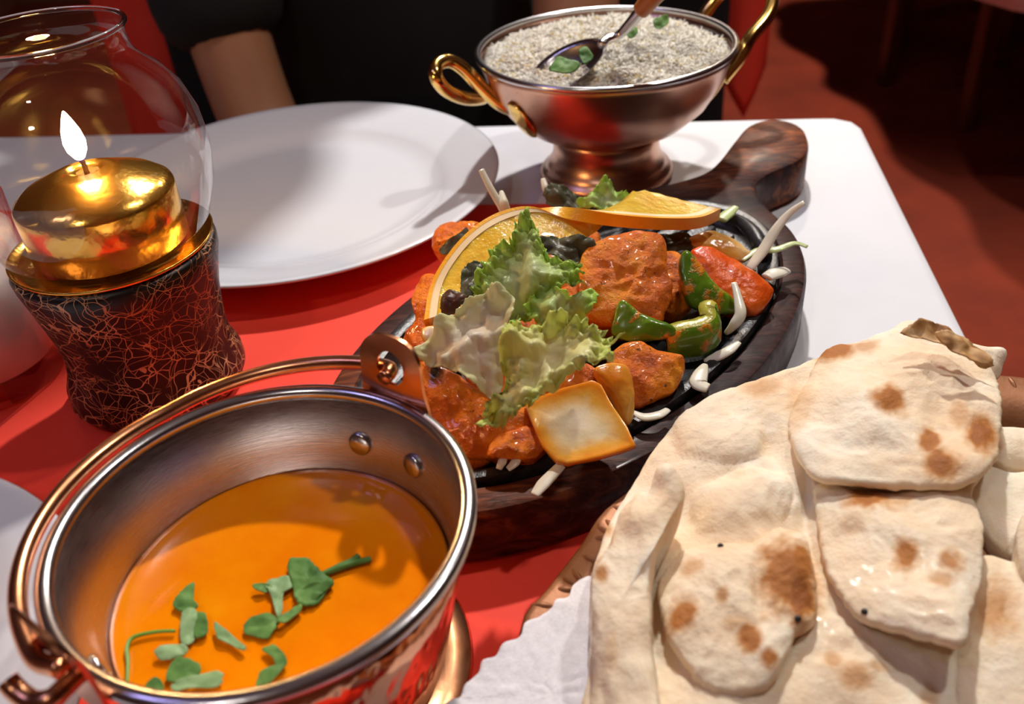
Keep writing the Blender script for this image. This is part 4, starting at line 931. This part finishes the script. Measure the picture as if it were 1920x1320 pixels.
n2 = empty('naan_bread', Vector((.16, .19, .02))); tag(n2, 'pale naan piece lying under the folded naan at the tray edge', 'bread')
for nm, px, z, n, th, sd in (('lower_sheet', [(1795, 1180), (1820, 1090), (1845, 1035), (1900, 1045), (1985, 1060), (2010, 1200), (1980, 1400), (1850, 1430), (1800, 1330)], .038, (0, -.1, 1), .010, 71),
                             ('lower_sheet', [(1800, 905), (1850, 880), (1900, 890), (1985, 880), (2010, 960), (1980, 1050), (1900, 1045), (1850, 1000), (1825, 950)], .036, (0, -.15, 1), .010, 72),
                             ('folded_edge', [(1850, 805), (1890, 795), (1960, 805), (2000, 830), (1990, 880), (1920, 878), (1862, 868), (1840, 850)], .038, (0, -.3, 1), .014, 73),
                             ('folded_edge', [(1905, 1000), (1930, 950), (1990, 930), (2010, 1010), (1990, 1090), (1930, 1090), (1910, 1060)], .046, (-.1, -.15, 1), .012, 74),
                             ('corner', [(1800, 640), (1850, 648), (1888, 656), (1882, 690), (1868, 712), (1830, 690)], .046, (.1, -.4, .9), .004, 75)):
    me = slab(px, z, n, th, N=80, rings=18, bulge=.003, amp=.0007, freq=80, seed=sd, spots=SPOT, wave=.003, wfreq=40); link(nm, local(me, n2.location), B['naan'], n2)
sm_ = lathe([(0, -.0011), (.0008, -.0007), (.0011, 0), (.0008, .0007), (0, .0011)], 10)
from mathutils.bvhtree import BVHTree
trees = [BVHTree.FromPolygons([v.co+nn0 for v in c.data.vertices], [tuple(p.vertices) for p in c.data.polygons]) for c in nn.children]
def cast(x, y):
    d = ray(x, y).normalized(); hs = [h for h in (t.ray_cast(CAM, d) for t in trees) if h[0] is not None]
    return min(hs, key=lambda h: h[3])[0]
for x, y, lab in ((1351, 1024, 'tiny black seed on the upper edge of the round naan blister'), (1621, 1147, 'tiny black seed on the lower naan flap'), (1496, 1160, 'tiny black seed in the brown spot of the round naan blister')):
    hit = cast(x, y)
    o = link('nigella_seed', sm_, B['seed']); o.location = hit; tag(o, lab, 'seed', 'black seeds on the naan')

# ================================================================ chair, person and red cloth across the table
PR = Vector((-.085, .93, -.75))
def skin_mesh(name, joints, edges, mat, parent, levels=2, root=0):
    me = bpy.data.meshes.new(name); me.from_pydata([j[:3] for j in joints], edges, []); me.update()
    o = link(name, me, mat, parent)
    sk = o.modifiers.new('skin', 'SKIN'); sk.use_smooth_shade = True
    for i, j in enumerate(joints):
        v = me.skin_vertices[0].data[i]; v.radius = (j[3], j[4] if len(j) > 4 else j[3]); v.use_root = (i == root)
    sb = o.modifiers.new('smooth', 'SUBSURF'); sb.levels = levels; sb.render_levels = levels
    return o
per = empty('person', PR); tag(per, 'seated person in black short sleeved shirt behind the dinner plate', 'person')
# local coords: x right in picture, y away from camera, z up from the floor
J = [(0, .10, .50, .13, .10), (0, .08, .62, .125, .095), (0, .05, .78, .125, .09), (0, .04, .94, .135, .095), (0, .03, 1.05, .09, .075), (0, .01, 1.13, .052), (0, -.01, 1.20, .075, .085), (0, -.015, 1.29, .085, .095), (0, -.005, 1.37, .060, .070),
     (-.19, .04, 1.03, .058), (-.172, -.005, .89, .046), (-.148, -.062, .755, .040), (-.128, -.090, .685, .041), (-.07, -.165, .645, .036), (-.02, -.215, .615, .027), (.015, -.245, .600, .030),
     (.19, .04, 1.03, .058), (.180, -.005, .90, .047), (.170, -.06, .775, .043), (.150, -.095, .690, .042), (.10, -.165, .650, .036), (.06, -.215, .618, .027), (.04, -.245, .604, .030),
     (-.10, .06, .50, .088), (-.12, -.35, .505, .066), (-.12, -.38, .28, .052), (-.12, -.36, .08, .040), (-.12, -.46, .035, .034),
     (.10, .06, .50, .088), (.12, -.35, .505, .066), (.12, -.38, .28, .052), (.12, -.36, .08, .040), (.12, -.46, .035, .034)]
Ed = [(0, 1), (1, 2), (2, 3), (3, 4), (4, 5), (5, 6), (6, 7), (7, 8), (4, 9), (9, 10), (10, 11), (11, 12), (12, 13), (13, 14), (14, 15), (4, 16), (16, 17), (17, 18), (18, 19), (19, 20), (20, 21), (21, 22), (0, 23), (23, 24), (24, 25), (25, 26), (26, 27), (0, 28), (28, 29), (29, 30), (30, 31), (31, 32)]
skin_mesh('body', J, Ed, B['skin'], per)
for s, hx in ((1, .015), (-1, .04)):      # folded hands: fingers
    for k in range(4):
        b = Vector((hx+s*.006, -.262+.012*k, .604)); link('finger', tube([b, b+Vector((s*.022, -.010, .008)), b+Vector((s*.042, -.012, -.002)), b+Vector((s*.052, -.008, -.012))], [.0085, .008, .0075, .006], 8, 12), B['skin'], per)
    b = Vector((hx, -.225, .618)); link('thumb', tube([b, b+Vector((s*.015, -.02, .008)), b+Vector((s*.03, -.032, .004))], [.010, .009, .007], 8, 10), B['skin'], per)
Js = [(0, .10, .52, .165, .125), (0, .08, .64, .158, .118), (0, .05, .80, .155, .112), (0, .04, .94, .162, .115), (0, .03, 1.045, .115, .090), (0, .015, 1.09, .066),
      (-.19, .04, 1.03, .072), (-.176, .00, .90, .068), (-.151, -.054, .772, .066), (.19, .04, 1.03, .072), (.183, -.001, .91, .062), (.176, -.03, .845, .058)]
skin_mesh('shirt', Js, [(0, 1), (1, 2), (2, 3), (3, 4), (4, 5), (4, 6), (6, 7), (7, 8), (4, 9), (9, 10), (10, 11)], B['black_fabric'], per)
Jt = [(0, .10, .53, .150, .12), (-.10, .06, .50, .100), (-.12, -.35, .505, .078), (-.12, -.38, .28, .066), (-.12, -.36, .10, .062), (.10, .06, .50, .100), (.12, -.35, .505, .078), (.12, -.38, .28, .066), (.12, -.36, .10, .062)]
skin_mesh('trousers', Jt, [(0, 1), (1, 2), (2, 3), (3, 4), (0, 5), (5, 6), (6, 7), (7, 8)], B['navy_fabric'], per)
hm = lathe([(.0, .115), (.055, .105), (.092, .06), (.104, 0), (.100, -.05), (.085, -.085), (.080, -.085), (.093, -.05), (.097, 0), (.085, .055), (.05, .096), (0, .105)], 32, wob=lambda a, z: -.12*max(0, -math.sin(a))*(1 if z < .02 else 0))
h_ = link('hair', hm, B['hair'], per); h_.location = (0, .012, 1.30)
for s in (-1, 1):
    e_ = link('eye', lathe([(0, -.010), (.008, -.006), (.010, 0), (.008, .006), (0, .010)], 12), B['lamp_white'], per); e_.location = (s*.032, -.100, 1.285)
    link('ear', tube([(s*.088, .0, 1.31), (s*.098, .008, 1.295), (s*.094, .008, 1.265), (s*.086, 0, 1.255)], [.006, .009, .006], 8, 10), B['skin'], per)
link('nose', tube([(0, -.100, 1.29), (0, -.122, 1.262), (0, -.112, 1.252)], [.007, .011, .008], 8, 10), B['skin'], per)
link('mouth', tube([(-.024, -.092, 1.222), (0, -.102, 1.221), (.024, -.092, 1.222)], [.003, .006, .003], 8, 10), MATS['carrot'], per)

ch_ = empty('upholstered_chair', Vector((-.045, 1.01, -.75))); tag(ch_, 'wide black upholstered chair that the person sits on', 'chair')
link('seat', box(-.31, .31, -.30, .16, .32, .40, .03, 3), B['black_fabric'], ch_)
link('backrest', box(-.362, .362, .17, .23, .36, 1.02, .025, 3), B['black_fabric'], ch_)
for sx in (-1, 1):
    for y in (-.26, .14): link('leg', box(sx*.27-.02, sx*.27+.02, y-.02, y+.02, 0, .33, .003, 1), B['chair_wood'], ch_)
# red shawl hung over the chair back: hangs behind it and shows past both sides
V = []; F = []
NX, NZ = 60, 22
for i in range(NX+1):
    u = i/NX; x = -.53+.905*u
    low = -.34+.20*u if u < .9 else -.20
    if u > .93: low = -.235+.07*abs((u-.965)/.035)
    for k in range(NZ+1):
        v = k/NZ; z = .30+(low-.30)*v
        V.append((x+.012*math.sin(v*3+u*5), 1.275+.018*math.sin(u*42+v*2)*(.3+v)+.01*math.sin(u*17), z))
for i in range(NX):
    for k in range(NZ):
        a = i*(NZ+1)+k; F.append((a, a+1, a+NZ+2, a+NZ+1))
o = link('red_shawl', mesh(V, F), B['red_cloth']); md = o.modifiers.new('thickness', 'SOLIDIFY'); md.thickness = .003
tag(o, 'bright red cloth hanging behind the black chair of the seated person', 'cloth')

# ================================================================ neighbouring table and chair
NC = Vector((1.0, 1.70, 0))
t2 = empty('dining_table', Vector((NC.x+.55, NC.y+.8, -.75))); tag(t2, 'neighbouring dining table across the red carpet aisle', 'table')
link('tabletop', box(-.545, .545, -.795, .795, .715, .744, .004), B['chair_wood'], t2)
for sx in (-1, 1):
    for sy in (-1, 1): link('leg', box(sx*.22-.025, sx*.22+.025, sy*.45-.025, sy*.45+.025, 0, .715, .004), B['chair_wood'], t2)
o = link('tablecloth', cloth(.55, .80, .26, .03, .03, 5, .02), B['white_cloth']); o.location = (NC.x+.55, NC.y+.8, 0)
md = o.modifiers.new('thickness', 'SOLIDIFY'); md.thickness = .0015; md.offset = -1
tag(o, 'white tablecloth hanging over the neighbouring table', 'tablecloth')
c2 = empty('wooden_stool', Vector((1.42, 2.52, -.75))); tag(c2, 'dark wooden stool with black seat under the neighbouring table', 'stool'); c2.rotation_euler = (0, 0, .2)
link('seat', box(-.22, .22, -.22, .22, .42, .47, .015, 2), B['black_fabric'], c2)
for sx in (-1, 1):
    for sy in (-1, 1): link('leg', box(sx*.20-.02, sx*.20+.02, sy*.19-.02, sy*.19+.02, 0, .42, .004, 1), B['chair_wood'], c2)
for sy in (-1, 1): link('stretcher', box(-.20, .20, sy*.19-.01, sy*.19+.01, .18, .21, .003, 1), B['chair_wood'], c2)
